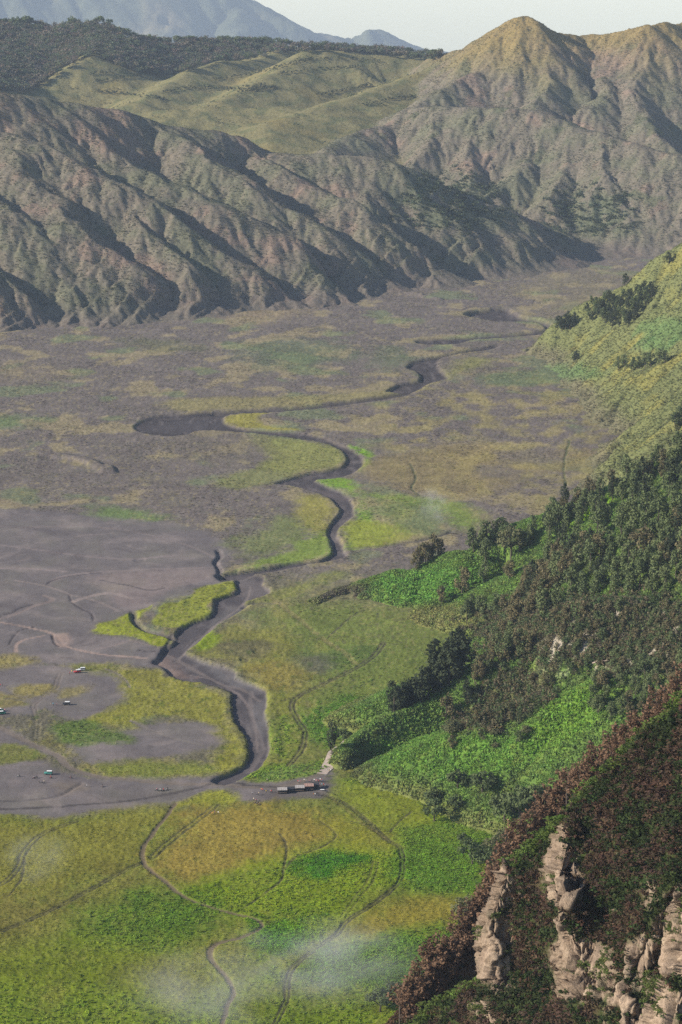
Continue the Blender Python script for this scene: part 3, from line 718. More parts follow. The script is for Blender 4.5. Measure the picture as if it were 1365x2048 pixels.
# the wooded caldera wall with its spurs
CREST2 = [(684,1514,1184),(700,1490,1194),(730,1464,1204),(780,1433,1215),(830,1414,1222),(880,1398,1227),(940,1362,1230),(1000,1328,1230),(1080,1296,1226)]
WALL = [([(628,1202,1516),(690,1176,1546),(740,1158,1542),(790,1142,1540),(830,1140,1535),(890,1106,1536),(940,1104,1518),(1000,1062,1528),(1090,1028,1518),(1180,992,1508),(1260,955,1495),(1365,900,1480),(1550,800,1450),(1750,690,1420)], .60, .72, 4),
 ([(865,1232,1465),(950,1182,1462),(1050,1132,1452),(1150,1082,1435),(1250,1030,1415),(1365,965,1395),(1550,860,1360),(1750,740,1340)], .62, .7, 4),
 ([(925,1296,1380),(1010,1242,1368),(1100,1165,1350),(1200,1085,1330),(1365,985,1300),(1550,870,1270),(1750,750,1250)], .66, .7, 5),
 ([(684,1514,1184),(700,1490,1194),(730,1464,1204),(780,1433,1215),(830,1414,1222),(880,1398,1227),(940,1362,1230),(1000,1328,1230),(1080,1296,1226)], 1.25, .8, 2),
 ([(1080,1296,1226),(1110,1255,1222),(1150,1224,1216),(1200,1214,1208),(1300,1206,1196),(1365,1197,1188),(1500,1172,1170),(1750,1130,1145)], 1.3, .45, 5),
 ([(1120,1400,1140),(1200,1365,1140),(1300,1340,1135),(1500,1290,1110)], .85, .5, 8), ([(880,1545,1150),(960,1480,1150),(1040,1420,1150),(1090,1390,1150)], .6, .6, 5),
 ([(1000,1590,1115),(1080,1510,1110),(1180,1440,1105),(1300,1390,1100)], .7, .6, 6)]
gW = Grid(-.02, .21, .00062, np.arange(1030, 1640, 1.45))
zW = ridge_height(gW.X, gW.Y, WALL, -30, 4)
zW = zW + sstep(0, 10, zW) * fbm(gW.X / 26, gW.Y / 26, 3, 501) * 2.2
zW = erode(gW, zW, [(30, 1.2), (13, .6)], 510)
pxW, pyW = to_px(gW.X, gW.Y, zW)
crag = ridged(gW.X / 7, gW.Y / 7, 4, 520)
clf = sstep(1060, 1110, pxW) * sstep(1205, 1235, pyW) * sstep(1365, 1325, pyW + 20 * fbm(gW.X / 12, gW.Y / 12, 2, 9))
zW = zW + clf * crag * 2.0
fern = fbm(gW.X / 1.9, gW.Y / 2.2, 3, 530)
zW = zW + np.maximum(fern, -.05) * .9 * sstep(-.5, 3, zW)
n1 = fbm(gW.X / 30, gW.Y / 30, 4, 540); n2 = fbm(gW.X / 9, gW.Y / 9, 4, 541)
cW = np.empty(gW.X.shape + (3,)); cW[:] = (.09, .15, .034)
cW = mixc(cW, sstep(-.1, .4, n2) * .4, (.13, .21, .035))
cW = mixc(cW, sstep(.0, .4, n1) * .55, (.075, .085, .03))
cW = mixc(cW, sstep(9, 1, zW + 3 * n2) * .7, (.165, .165, .055))
cW = mixc(cW, sstep(1.25, .4, np.hypot((pxW - 690) / 80, (pyW - 1190) / 26) + n2 * .5) * .9, (.075, .058, .05))
cW = mixc(cW, sstep(1.2, .7, np.hypot((pxW - 900) / 190, (pyW - 1235) / 26) + n2 * .4) * .7, (.17, .16, .06))
cW = mixc(cW, sstep(1200, 1300, pxW + 60 * n1) * .4, (.075, .095, .035))
def zone(cx_, cy_, rx, ry, ang=0):
    a = math.radians(ang)
    u = (pxW - cx_) * math.cos(a) + (pyW - cy_) * math.sin(a); v = -(pxW - cx_) * math.sin(a) + (pyW - cy_) * math.cos(a)
    return sstep(1.2, .6, np.hypot(u / rx, v / ry) + n2 * .45)
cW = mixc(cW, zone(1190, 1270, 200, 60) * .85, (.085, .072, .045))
cW = mixc(cW, zone(1010, 1400, 110, 45, -30) * .7, (.15, .125, .065))
cW = mixc(cW, zone(745, 1505, 75, 38, -35) * .8, (.055, .062, .028))  # dark scrub below the crest, part of the flank's shade put into its colour
cW = mixc(cW, zone(1130, 1440, 120, 45, -35) * .9, (.125, .225, .03))
cW = mixc(cW, zone(900, 1510, 190, 50) * .8, (.095, .19, .028))
cW = mixc(cW, zone(850, 1172, 130, 40, -10) * .85, (.10, .215, .035))
cW = mixc(cW, zone(1190, 1020, 60, 10, -35), (.17, .29, .02))
mo = fbm(gW.X / 5.5, gW.Y / 6.5, 3, 545)
cW = mixc(cW, sstep(.15, .32, mo + .2 * n1) * .5, (.06, .085, .028))
cW = mixc(cW, sstep(.2, .36, -mo + .15 * n1) * .4, (.165, .2, .045))
rockW = clf * sstep(.45, .75, crag + .3 * n2) + zone(1090, 1288, 12, 16) + zone(1110, 1270, 8, 26)
rockW = np.clip(rockW, 0, 1) * sstep(-.1, .2, n2 + .1)
cW = mixc(cW, rockW * .85, (.33, .285, .235))
cW = mixc(cW, np.clip(fern - .2, 0, 1) * .8, (.12, .2, .03))
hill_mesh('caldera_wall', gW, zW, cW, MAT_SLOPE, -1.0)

# the steep spur with the burnt brown wood
SPUR = [([(700,2200,650),(790,2062,662),(860,1972,672),(925,1900,680),(985,1790,690),(1045,1700,700),(1100,1630,702),(1160,1585,696),(1230,1518,684),(1300,1462,672),(1365,1405,660),(1500,1290,640),(1700,1130,620)], 1.7, 1.8, 4)]
gS = Grid(-.02, .23, .0009, np.arange(470, 800, 1.1))
zS = ridge_height(gS.X, gS.Y, SPUR, -40, 4)
zS = zS + fbm(gS.X / 16, gS.Y / 16, 4, 601) * 4
zS = erode(gS, zS, [(14, 2.0), (6, .9)], 610)
nS = fbm(gS.X / 6, gS.Y / 6, 4, 620)
cS = np.empty(gS.X.shape + (3,)); cS[:] = (.095, .062, .042)
cS = mixc(cS, sstep(0, .4, nS) * .7, (.06, .085, .025))
hill_mesh('spur', gS, zS, cS, MAT_SLOPE, 4)
# ------------------------------------------------------------------ the nearest crag: a ribbed rock face under scrub
SIL_Y = np.array([1180, 1290, 1405, 1460, 1520, 1580, 1650, 1700, 1745, 1800, 1850, 1900, 1960, 1990, 2048, 2120, 2250], float)
SIL_X = np.array([1640, 1500, 1368, 1300, 1240, 1180, 1112, 1062, 1002, 985, 962, 958, 962, 905, 830, 745, 600], float)
SIL_D = np.array([560, 562, 565, 566, 568, 570, 574, 578, 582, 585, 588, 588, 586, 590, 596, 600, 606], float)
RIBS = [  # rock ribs: axis in the photograph, half width, how far each stands out (m)
 ([(1010,1735),(995,1780),(975,1850),(985,1910),(985,1970)], 30, 9), ([(1135,1640),(1120,1700),(1108,1780),(1135,1800)], 30, 10),
 ([(1128,1830),(1120,1880),(1150,1940),(1160,2000)], 48, 11), ([(1330,1780),(1300,1840),(1260,1920),(1235,2060)], 60, 13), ([(1420,1760),(1380,1880),(1330,2060)], 50, 14)]
nv_, nu_ = 400, 430
vv = np.linspace(1260, 2160, nv_)
uu = np.linspace(-.12, 1, nu_)
sx = np.interp(vv, SIL_Y, SIL_X); sd = np.interp(vv, SIL_Y, SIL_D)
U, V = np.meshgrid(uu, vv)
SXg = sx[:, None] + 0 * U; SDg = sd[:, None] + 0 * U
reach = 1620 - SXg
PX = np.where(U >= 0, SXg + U * reach, SXg - U * 160)
Dn = (PX - SXg) / 1000.0
DEP = SDg - 150 * Dn - 60 * np.clip(Dn, 0, .25) + 14 * np.sqrt(np.clip(Dn, 0, .02) / .02) * 0
DEP = np.where(U < 0, SDg + (-U) * 520, DEP)
for axis, hw, out_ in RIBS:
    d, _ = seg_dist(PX, V, axis)
    side = PX - np.interp(V, [a[1] for a in axis], [a[0] for a in axis])
    prof = np.where(side < 0, sstep(1.25, .05, d / hw), sstep(1.6, 0, d / hw))
    DEP = DEP - np.where(U >= 0, out_ * prof, out_ * prof * .2)
sX = svalue(PX, V)
CXg = sX * DEP; CYg = DEP; CZg = H - DEP * tdep(V)
P = np.stack([CXg, CYg, CZg], -1)
du = np.gradient(P, axis=1); dv = np.gradient(P, axis=0)
nrm = np.cross(dv, du); nrm /= np.linalg.norm(nrm, axis=-1, keepdims=True) + 1e-9
nrm *= np.sign(-nrm[..., 1:2] + 1e-6)
rockm = np.zeros(U.shape)
ROCKS = [[(1015,1728),(1032,1760),(1022,1800),(1028,1860),(1030,1920),(1035,1990),(962,1970),(955,1890),(950,1845),(972,1800),(985,1760)],
 [(1130,1648),(1150,1700),(1172,1750),(1160,1800),(1125,1815),(1095,1795),(1088,1740),(1100,1690)],
 [(1128,1815),(1160,1870),(1215,1890),(1235,1960),(1190,2005),(1125,1990),(1105,1900)],
 [(1365,1770),(1330,1800),(1300,1850),(1250,1900),(1260,1960),(1220,1990),(1208,2060),(1300,2120),(1420,2120),(1420,1770)]]
wob = 16 * fbm(PX / 40, V / 40, 4, 701)
wob2 = 16 * fbm(PX / 40 + 9, V / 40, 4, 702)
for k, poly in enumerate(ROCKS):
    d = sdf(PX + wob, V + wob2, smooth_line(poly, 3, True), 60.0)
    m = sstep(7, -7, d)
    if k == 3:
        m = m * sstep(-.25, .05, fbm(PX / 70, V / 60, 4, 703) + .18)
    rockm = np.maximum(rockm, m)
extra = sstep(.22, .34, fbm(PX / 55, V / 80, 4, 707)) * (V > 1700) * (U > .02)
rockm = np.maximum(rockm, extra * .9)
a3 = PX * .118 - CYg * .3; b3 = CZg
def cells(x, y, seed):
    ix = np.floor(x); iy = np.floor(y)
    d1 = np.full(x.shape, 9.0); d2 = np.full(x.shape, 9.0); val = np.zeros(x.shape)
    for i in (-1, 0, 1):
        for j in (-1, 0, 1):
            qx = ix + i + .15 + .7 * _h(ix + i, iy + j, seed) - x; qy = iy + j + .15 + .7 * _h(ix + i, iy + j, seed + 5) - y
            d = np.hypot(qx, qy); v = _h(ix + i, iy + j, seed + 9) + .5 * qx * (_h(ix + i, iy + j, seed + 11) - .5)
            m = d < d1
            d2 = np.where(m, d1, np.minimum(d2, d)); val = np.where(m, v, val); d1 = np.where(m, d, d1)
    return val, d2 - d1
wj = fbm(a3 / 5, b3 / 7, 3, 705)
v1, e1 = cells(a3 / 5.0 + wj, b3 / 13 + wj, 31); v2, e2 = cells(a3 / 1.9 + wj * 1.5, b3 / 6.5 + wj, 32)
blocks = ridged(a3 / 7 + .25 * pnoise(a3 / 3, b3 / 6, 5), b3 / 13, 5, 710)
cracks = np.abs(pnoise(a3 / 3.1, b3 / 6.5, 711))
disp = rockm * ((blocks - .35) * 1.6 + (v1 - .5) * 3.0 + (v2 - .5) * 1.5 - 1.5 * sstep(.16, 0, e1) - .6 * sstep(.14, 0, e2) - .8 * sstep(.06, 0, cracks) + fbm(a3 / 1.6, b3 / 3.2, 3, 712) * .8)
disp = disp + (1 - rockm) * (fbm(a3 / 12, b3 / 14, 4, 713) * 3.0 + fbm(a3 / 2.0, b3 / 2.2, 3, 714) * .9)
disp = disp * np.where(U < 0, .6, 1)
P = P + nrm * disp[..., None]
nG = fbm(a3 / 9, b3 / 9, 4, 720); nR = fbm(a3 / 2.5, b3 / 4, 4, 721)
cG = np.empty(U.shape + (3,)); cG[:] = (.045, .06, .02)
cG = mixc(cG, sstep(-.1, .3, nG) * .7, (.075, .052, .034))
cR = np.empty(U.shape + (3,)); cR[:] = (.31, .235, .17)
cR = mixc(cR, sstep(-.1, .4, nR) * .6, (.22, .16, .12))
cR = mixc(cR, sstep(.1, .5, -nR) * .5, (.38, .305, .225))
cR = mixc(cR, np.clip(sstep(.05, .0, cracks) + sstep(.07, 0, e1), 0, 1) * .6, (.16, .12, .095))
cR = mixc(cR, sstep(.25, .5, fbm(a3 / 6, b3 / 3, 4, 722)) * .6, (.15, .14, .09))
cR = cR * (.66 + .42 * v2[..., None])
cR = mixc(cR, sstep(.15, .4, fbm(a3 / 2.2, b3 / 12, 4, 725)) * .5, (.13, .10, .08))
cG = cG * (1 - rockm[..., None]) + cR * rockm[..., None]
MAT_CRAG = terrain_material('crag_rock', .9, .8, .34)
coC = P.reshape(-1, 3); qC = grid_quads(nv_, nu_)
link('cliff', mesh_from('cliff', coC, qC, cG.reshape(-1, 3), True, MAT_CRAG), kind='structure')

# ------------------------------------------------------------------ the air
def haze_box():
    x0, x1, y0, y1, z0, z1 = -9000, 9000, -300, 25500, -1310, 2200
    v = np.array([[x, y, z] for z in (z0, z1) for y in (y0, y1) for x in (x0, x1)], float)
    q = np.array([[0, 2, 3, 1], [4, 5, 7, 6], [0, 1, 5, 4], [2, 6, 7, 3], [0, 4, 6, 2], [1, 3, 7, 5]])
    m, n, l = nodes_of('haze')
    out = n.new('ShaderNodeOutputMaterial')
    vol = n.new('ShaderNodeVolumePrincipled')
    vol.inputs['Color'].default_value = (.66, .80, 1.0, 1)
    vol.inputs['Density'].default_value = 3.2e-5
    vol.inputs['Anisotropy'].default_value = 0.0
    l.new(vol.outputs[0], out.inputs['Volume'])
    return link('haze', mesh_from('haze', v, q, None, False, m), kind='stuff')
haze_box()
# ------------------------------------------------------------------ finding the ground again
def profile(g, z, s):
    fs = np.clip((s - g.s[0]) / (g.s[1] - g.s[0]), 0, len(g.s) - 1.001)
    j = fs.astype(int); f = fs - j
    return z[:, j] * (1 - f) + z[:, j + 1] * f

def hit(g, z, px, py):
    """where the sight line through each pixel first meets the surface (nan when it does not)"""
    px = np.asarray(px, float); py = np.asarray(py, float)
    s = svalue(px, py); t = tdep(py)
    prof = profile(g, z, s)
    ray = H - g.Yr[:, None] * t[None, :]
    below = prof >= ray
    ok = below.any(0) & (s > g.s[0]) & (s < g.s[-1])
    i = np.argmax(below, 0)
    ok &= i > 0
    i = np.maximum(i, 1); c = np.arange(len(px))
    a = (ray - prof)[i - 1, c]; b = (ray - prof)[i, c]
    f = np.clip(a / (a - b + 1e-9), 0, 1)
    Yh = g.Yr[i - 1] + f * (g.Yr[i] - g.Yr[i - 1])
    out = np.stack([s * Yh, Yh, H - Yh * t], 1)
    out[~ok] = np.nan
    return out

def scatter_px(poly, n, rng):
    p = np.asarray(poly, float)
    out = []
    while sum(len(o) for o in out) < n:
        x = rng.uniform(p[:, 0].min(), p[:, 0].max(), n * 3); y = rng.uniform(p[:, 1].min(), p[:, 1].max(), n * 3)
        m = inside(x, y, p)
        out.append(np.stack([x[m], y[m]], 1))
    return np.concatenate(out)[:n]

def spaced(pts, d, rng):
    keep = []
    for q in pts:
        if all((q[0] - k[0]) ** 2 + ((q[1] - k[1]) * 1.2) ** 2 > d * d for k in keep):
            keep.append(q)
    return np.array(keep)

RNG = np.random.default_rng(7)

# ------------------------------------------------------------------ plant materials
def leaf_material(name, c1, c2, c3=None, instancer=False, transl=.25):
    m, n, l = nodes_of(name)
    out = n.new('ShaderNodeOutputMaterial')
    b = n.new('ShaderNodeBsdfPrincipled')
    b.inputs['Roughness'].default_value = .8
    b.inputs['Specular IOR Level'].default_value = .15
    mix = n.new('ShaderNodeMix'); mix.data_type = 'RGBA'
    oi = n.new('ShaderNodeObjectInfo')
    geo = n.new('ShaderNodeNewGeometry')
    nz = n.new('ShaderNodeTexNoise'); nz.inputs['Scale'].default_value = .45; nz.inputs['Detail'].default_value = 3
    l.new(geo.outputs['Position'], nz.inputs['Vector'])
    if instancer:
        a = n.new('ShaderNodeAttribute'); a.attribute_type = 'INSTANCER'; a.attribute_name = 'tint'
        mr = n.new('ShaderNodeMapRange'); mr.inputs['From Min'].default_value = 0; mr.inputs['From Max'].default_value = 1
        mr.inputs['To Min'].default_value = .72; mr.inputs['To Max'].default_value = 1.28
        l.new(geo.outputs['Random Per Island'], mr.inputs['Value'])
        mul = n.new('ShaderNodeMix'); mul.data_type = 'RGBA'; mul.blend_type = 'MULTIPLY'; mul.inputs['Factor'].default_value = 1
        l.new(a.outputs['Color'], mul.inputs['A']); l.new(mr.outputs['Result'], mul.inputs['B'])
        colour = mul.outputs['Result']
    else:
        add = n.new('ShaderNodeMath'); add.operation = 'MULTIPLY_ADD'
        l.new(geo.outputs['Random Per Island'], add.inputs[0]); add.inputs[1].default_value = .55; add.inputs[2].default_value = -.1
        add2 = n.new('ShaderNodeMath'); add2.operation = 'ADD'; add2.use_clamp = True
        m2 = n.new('ShaderNodeMath'); m2.operation = 'MULTIPLY'; m2.inputs[1].default_value = .6
        l.new(oi.outputs['Random'], m2.inputs[0])
        l.new(add.outputs[0], add2.inputs[0]); l.new(m2.outputs[0], add2.inputs[1])
        l.new(add2.outputs[0], mix.inputs['Factor'])
        mix.inputs['A'].default_value = (*c1, 1); mix.inputs['B'].default_value = (*c2, 1)
        colour = mix.outputs['Result']
        if c3:
            mx = n.new('ShaderNodeMix'); mx.data_type = 'RGBA'; mx.inputs['B'].default_value = (*c3, 1)
            mr = n.new('ShaderNodeMapRange'); mr.inputs['From Min'].default_value = .5; mr.inputs['From Max'].default_value = .62
            l.new(nz.outputs['Fac'], mr.inputs['Value']); l.new(mr.outputs['Result'], mx.inputs['Factor'])
            l.new(colour, mx.inputs['A']); colour = mx.outputs['Result']
    l.new(colour, b.inputs['Base Color'])
    if transl:
        tr = n.new('ShaderNodeBsdfTranslucent'); l.new(colour, tr.inputs['Color'])
        ms = n.new('ShaderNodeMixShader'); ms.inputs[0].default_value = transl
        l.new(b.outputs[0], ms.inputs[1]); l.new(tr.outputs[0], ms.inputs[2]); l.new(ms.outputs[0], out.inputs[0])
    else:
        l.new(b.outputs[0], out.inputs[0])
    return m

def plain_material(name, rgb, rough=.8, spread=.12, scale=3.0, metallic=0.0):
    m, n, l = nodes_of(name)
    out = n.new('ShaderNodeOutputMaterial'); b = n.new('ShaderNodeBsdfPrincipled')
    b.inputs['Roughness'].default_value = rough; b.inputs['Metallic'].default_value = metallic
    nz = n.new('ShaderNodeTexNoise'); nz.inputs['Scale'].default_value = scale; nz.inputs['Detail'].default_value = 4
    tc = n.new('ShaderNodeTexCoord'); l.new(tc.outputs['Object'], nz.inputs['Vector'])
    mr = n.new('ShaderNodeMapRange'); mr.inputs['To Min'].default_value = 1 - spread; mr.inputs['To Max'].default_value = 1 + spread
    mr.inputs['From Min'].default_value = .3; mr.inputs['From Max'].default_value = .7
    l.new(nz.outputs['Fac'], mr.inputs['Value'])
    mul = n.new('ShaderNodeMix'); mul.data_type = 'RGBA'; mul.blend_type = 'MULTIPLY'; mul.inputs['Factor'].default_value = 1
    mul.inputs['A'].default_value = (*rgb, 1); l.new(mr.outputs['Result'], mul.inputs['B'])
    l.new(mul.outputs['Result'], b.inputs['Base Color']); l.new(b.outputs[0], out.inputs[0])
    return m

M_GREEN = leaf_material('casuarina_foliage', (.08, .112, .046), (.16, .19, .078))
M_DARK = leaf_material('dark_foliage', (.036, .05, .026), (.07, .085, .04))
M_BROWN = leaf_material('withered_foliage', (.13, .108, .056), (.19, .16, .08), (.11, .12, .055))
M_DEAD = leaf_material('burnt_foliage', (.13, .078, .048), (.22, .135, .082), None)
M_BUSH = leaf_material('broadleaf_foliage', (.07, .10, .04), (.125, .155, .06))
M_LITE = leaf_material('pale_foliage', (.10, .11, .05), (.17, .165, .08))
M_BARK = plain_material('bark', (.075, .058, .045), .95, .3)
M_COVER = leaf_material('ground_cover', (0, 0, 0), (0, 0, 0), None, True, .2)

# ------------------------------------------------------------------ plant shapes
def leaf_cloud(rng, centres, radii, n, size, flat=.35, hollow=.55):
    """leaf-sized quads through the volume of several lobes, denser near their skins"""
    k = len(centres)
    w = np.prod(radii, 1) ** (2 / 3); w = w / w.sum()
    idx = rng.choice(k, n, p=w)
    d = rng.normal(size=(n, 3)); d /= np.linalg.norm(d, axis=1, keepdims=True)
    r = hollow + (1 - hollow) * rng.random(n) ** .7
    r *= 1 + rng.normal(size=n) * .10
    c = centres[idx] + d * radii[idx] * r[:, None]
    nr = d + rng.normal(size=(n, 3)) * .7 + np.array([0, 0, flat]); nr /= np.linalg.norm(nr, axis=1, keepdims=True)
    a = np.cross(nr, rng.normal(size=(n, 3))); a /= np.linalg.norm(a, axis=1, keepdims=True) + 1e-9
    b = np.cross(nr, a)
    s = size * (.6 + .8 * rng.random(n))[:, None]
    co = np.stack([c - a * s - b * s * .6, c + a * s - b * s * .5, c + a * s * .7 + b * s * .6, c - a * s * .8 + b * s * .7], 1).reshape(-1, 3)
    return co, np.arange(4 * n).reshape(n, 4)

def tube(points, radii, sides=5):
    co = []; q = []
    P_ = [Vector(p) for p in points]
    for i, p in enumerate(P_):
        d = (P_[min(i + 1, len(P_) - 1)] - P_[max(i - 1, 0)]).normalized()
        a = d.orthogonal().normalized(); b = d.cross(a)
        for k in range(sides):
            t = 2 * math.pi * k / sides
            co.append(p + (a * math.cos(t) + b * math.sin(t)) * radii[i])
    for i in range(len(P_) - 1):
        for k in range(sides):
            q.append((i * sides + k, i * sides + (k + 1) % sides, (i + 1) * sides + (k + 1) % sides, (i + 1) * sides + k))
    return np.array([tuple(c) for c in co]), np.array(q)

def join(parts):
    co = []; q = []; o = 0
    for c, f in parts:
        co.append(c); q.append(f + o); o += len(c)
    return np.concatenate(co), np.concatenate(q)

def make_tree(seed, kind, leaves=None):
    """(trunk mesh, crown mesh) of a tree about 1 unit = 1 m; each kind has its own habit"""
    rng = np.random.default_rng(seed)
    tubes = []; cen = []; rad = []
    if kind in ('casuarina', 'withered', 'dark'):
        h = 11 + rng.random() * 3
        lean = rng.normal(size=2) * .5
        tubes.append(tube([(0, 0, -1.5), (lean[0] * .3, lean[1] * .3, h * .4), (lean[0], lean[1], h * .95)], [.32, .22, .05]))
        for i in range(13):
            f = .22 + .75 * i / 12
            a = rng.random() * 6.28
            w = (1.9 * math.sin(math.pi * min(1, (f - .1) / .95)) ** .6 + .4) * (.75 + .6 * rng.random())
            e = (lean[0] * f + math.cos(a) * w * .75, lean[1] * f + math.sin(a) * w * .75, h * f + .5)
            if i % 2 == 0:
                tubes.append(tube([(lean[0] * f, lean[1] * f, h * f - .8), e], [.09, .03], 3))
            cen.append(e); rad.append((w * .62, w * .62, w * .85))
        cen.append((lean[0], lean[1], h * .97)); rad.append((.6, .6, 1.3))
        n, sz = leaves or 760, .34
    elif kind in ('round', 'pale'):
        h = 7 + rng.random() * 2
        tubes.append(tube([(0, 0, -1), (.2, .1, h * .3), (.1, -.1, h * .6)], [.3, .22, .1]))
        for i in range(12):
            a = i * 2.4 + rng.random(); f = .42 + .5 * rng.random()
            r0 = h * .36 * (1.05 - abs(f - .55) * 1.1)
            e = (math.cos(a) * r0, math.sin(a) * r0, h * f)
            tubes.append(tube([(.1, 0, h * .3), (e[0] * .5, e[1] * .5, h * (.3 + f) * .5 + .3), e], [.14, .08, .03], 3))
            w = h * .17 * (.8 + .5 * rng.random())
            cen.append(e); rad.append((w, w, w * .85))
        cen.append((0, 0, h * .9)); rad.append((h * .18, h * .18, h * .15))
        n, sz = leaves or 820, .30
    elif kind == 'dead':
        h = 7.5 + rng.random() * 3
        tubes.append(tube([(0, 0, -2), (.1, .1, h * .5), (.3 * rng.normal(), .3 * rng.normal(), h)], [.16, .11, .03], 4))
        for i in range(11):
            f = .3 + .65 * i / 11; a = rng.random() * 6.28; L = 1.1 + 1.2 * (1 - f)
            e = (math.cos(a) * L, math.sin(a) * L, h * f + L * 1.0)
            tubes.append(tube([(0, 0, h * f), e], [.06, .02], 3))
            cen.append(tuple(np.array(e) * (.95, .95, 1))); rad.append((.55, .55, .75))
            cen.append((e[0] * .5, e[1] * .5, h * f + L * .5)); rad.append((.45, .45, .6))
        n, sz = leaves or 330, .21
    elif kind == 'far':
        h = 9 + rng.random() * 4
        tubes.append(tube([(0, 0, -2), (.2, 0, h * .7)], [.4, .15], 3))
        for i in range(7):
            a = i * 2.4; f = .5 + .4 * rng.random(); r0 = h * .22
            cen.append((math.cos(a) * r0, math.sin(a) * r0, h * f)); w = h * .19 * (.8 + .6 * rng.random()); rad.append((w, w, w * .8))
        cen.append((0, 0, h * .9)); rad.append((h * .16,) * 3)
        n, sz = leaves or 240, .75
    tc, tq = join(tubes)
    lc, lq = leaf_cloud(rng, np.array(cen), np.array(rad), n, sz)
    return tc, tq, lc, lq

KIND_MAT = {'casuarina': M_GREEN, 'dark': M_DARK, 'withered': M_BROWN, 'round': M_BUSH, 'pale': M_LITE, 'dead': M_DEAD, 'far': M_GREEN}
PROTO = {}
for kind, cnt in (('casuarina', 5), ('dark', 3), ('withered', 4), ('round', 4), ('pale', 2), ('dead', 5), ('far', 4)):
    PROTO[kind] = []
    for i in range(cnt):
        tc, tq, lc, lq = make_tree(900 + i * 7 + len(kind) * 131, kind)
        PROTO[kind].append((mesh_from('trunk', tc, tq, None, True, M_BARK), mesh_from('crown', lc, lq, None, False, KIND_MAT[kind])))
M_FARBROWN = leaf_material('far_woodland', (.055, .055, .035), (.09, .075, .05))

def thing(name, loc, label, cat, group=None, rz=0.0, sc=1.0):
    o = bpy.data.objects.new(name, None)
    COL.objects.link(o)
    o.empty_display_size = .5
    o.location = loc; o.rotation_euler = (0, 0, rz)
    o.scale = (sc, sc, sc) if np.isscalar(sc) else sc
    o['label'] = label; o['category'] = cat
    if group:
        o['group'] = group
    return o

def plant(kind, loc, label, group=None, height=1.0, wide=1.0, name='tree', cat='tree'):
    a, b = PROTO[kind][int(RNG.integers(len(PROTO[kind])))]
    t = thing(name, loc, label, cat, group, RNG.random() * 6.28, (height * wide, height * wide, height))
    link('trunk', a, t); link('crown', b, t)
    return t

HUE = {'casuarina': 'grey green', 'dark': 'dark green', 'withered': 'olive brown', 'dead': 'reddish brown', 'pale': 'pale', 'round': 'round green', 'far': 'dusky'}
def wood(g, z, poly, n, kinds, dist, label, group, hs=(.8, 1.2), name='tree', cat='tree', drop=.3, wide=1.0):
    pts = spaced(scatter_px(poly, n * 4, RNG), dist, RNG)[:n]
    w = hit(g, z, pts[:, 0], pts[:, 1])
    c = 0
    for q in w:
        if np.isnan(q[0]):
            continue
        kk = list(kinds)
        kind = kk[int(RNG.choice(len(kk), p=[kinds[k] for k in kk]))]
        hh = float(RNG.uniform(*hs))
        size = 'small' if hh < hs[0] + .3 * (hs[1] - hs[0]) else 'tall' if hh > hs[0] + .7 * (hs[1] - hs[0]) else 'middling'
        fx = (to_px(*q)[0] - pts[:, 0].min()) / (np.ptp(pts[:, 0]) + 1); fy = (to_px(*q)[1] - pts[:, 1].min()) / (np.ptp(pts[:, 1]) + 1)
        zone_ = ('upper ' if fy < .33 else 'lower ' if fy > .67 else 'mid ') + ('far left' if fx < .2 else 'left' if fx < .4 else 'far right' if fx > .8 else 'right' if fx > .6 else 'centre')
        plant(kind, (q[0], q[1], q[2] - drop), '%s %s tree %s, %s' % (size, HUE[kind], label, zone_), group, hh, wide, name, cat)
        c += 1
    return c

def one(g, z, px, py, kind, label, h=1.0, wide=1.0, group=None, name='tree', cat='tree'):
    h = h * (1.3 if g is gW else 1.1)
    q = hit(g, z, [px], [py])[0]
    if np.isnan(q[0]):
        return None
    return plant(kind, (q[0], q[1], q[2] - .3), label, group, h, wide, name, cat)

# trees on the far side of the green spur and along its crest
for (x_, y_, h_) in [(840, 1136, .85), (852, 1130, 1.0), (866, 1122, 1.1), (876, 1116, .9), (832, 1142, .6)]:
    one(gW, zW, x_, y_, 'withered', 'brownish tree in the dark clump on the tip of the green spur', h_, 1.2, 'clump on the spur tip', 'casuarina_tree')
one(gW, zW, 925, 1104, 'withered', 'lone dark brown tree standing clear of its neighbours on the green spur crest', 1.05, 1.2, name='casuarina_tree')
for (x_, y_) in [(948, 1104), (962, 1098), (975, 1094), (990, 1085), (1003, 1078), (1012, 1100)]:
    one(gW, zW, x_, y_, 'casuarina', 'grey green tree in the thicket beside the big pale tree on the spur', .95, 1.25, 'thicket on the spur crest', 'casuarina_tree')
one(gW, zW, 1022, 1112, 'pale', 'large pale grey round tree on the crest of the green spur', 1.75, 1.0, name='broadleaf_tree')
one(gW, zW, 1040, 1104, 'round', 'round grey green tree touching the large pale tree on the spur', 1.5, 1.0, name='broadleaf_tree')
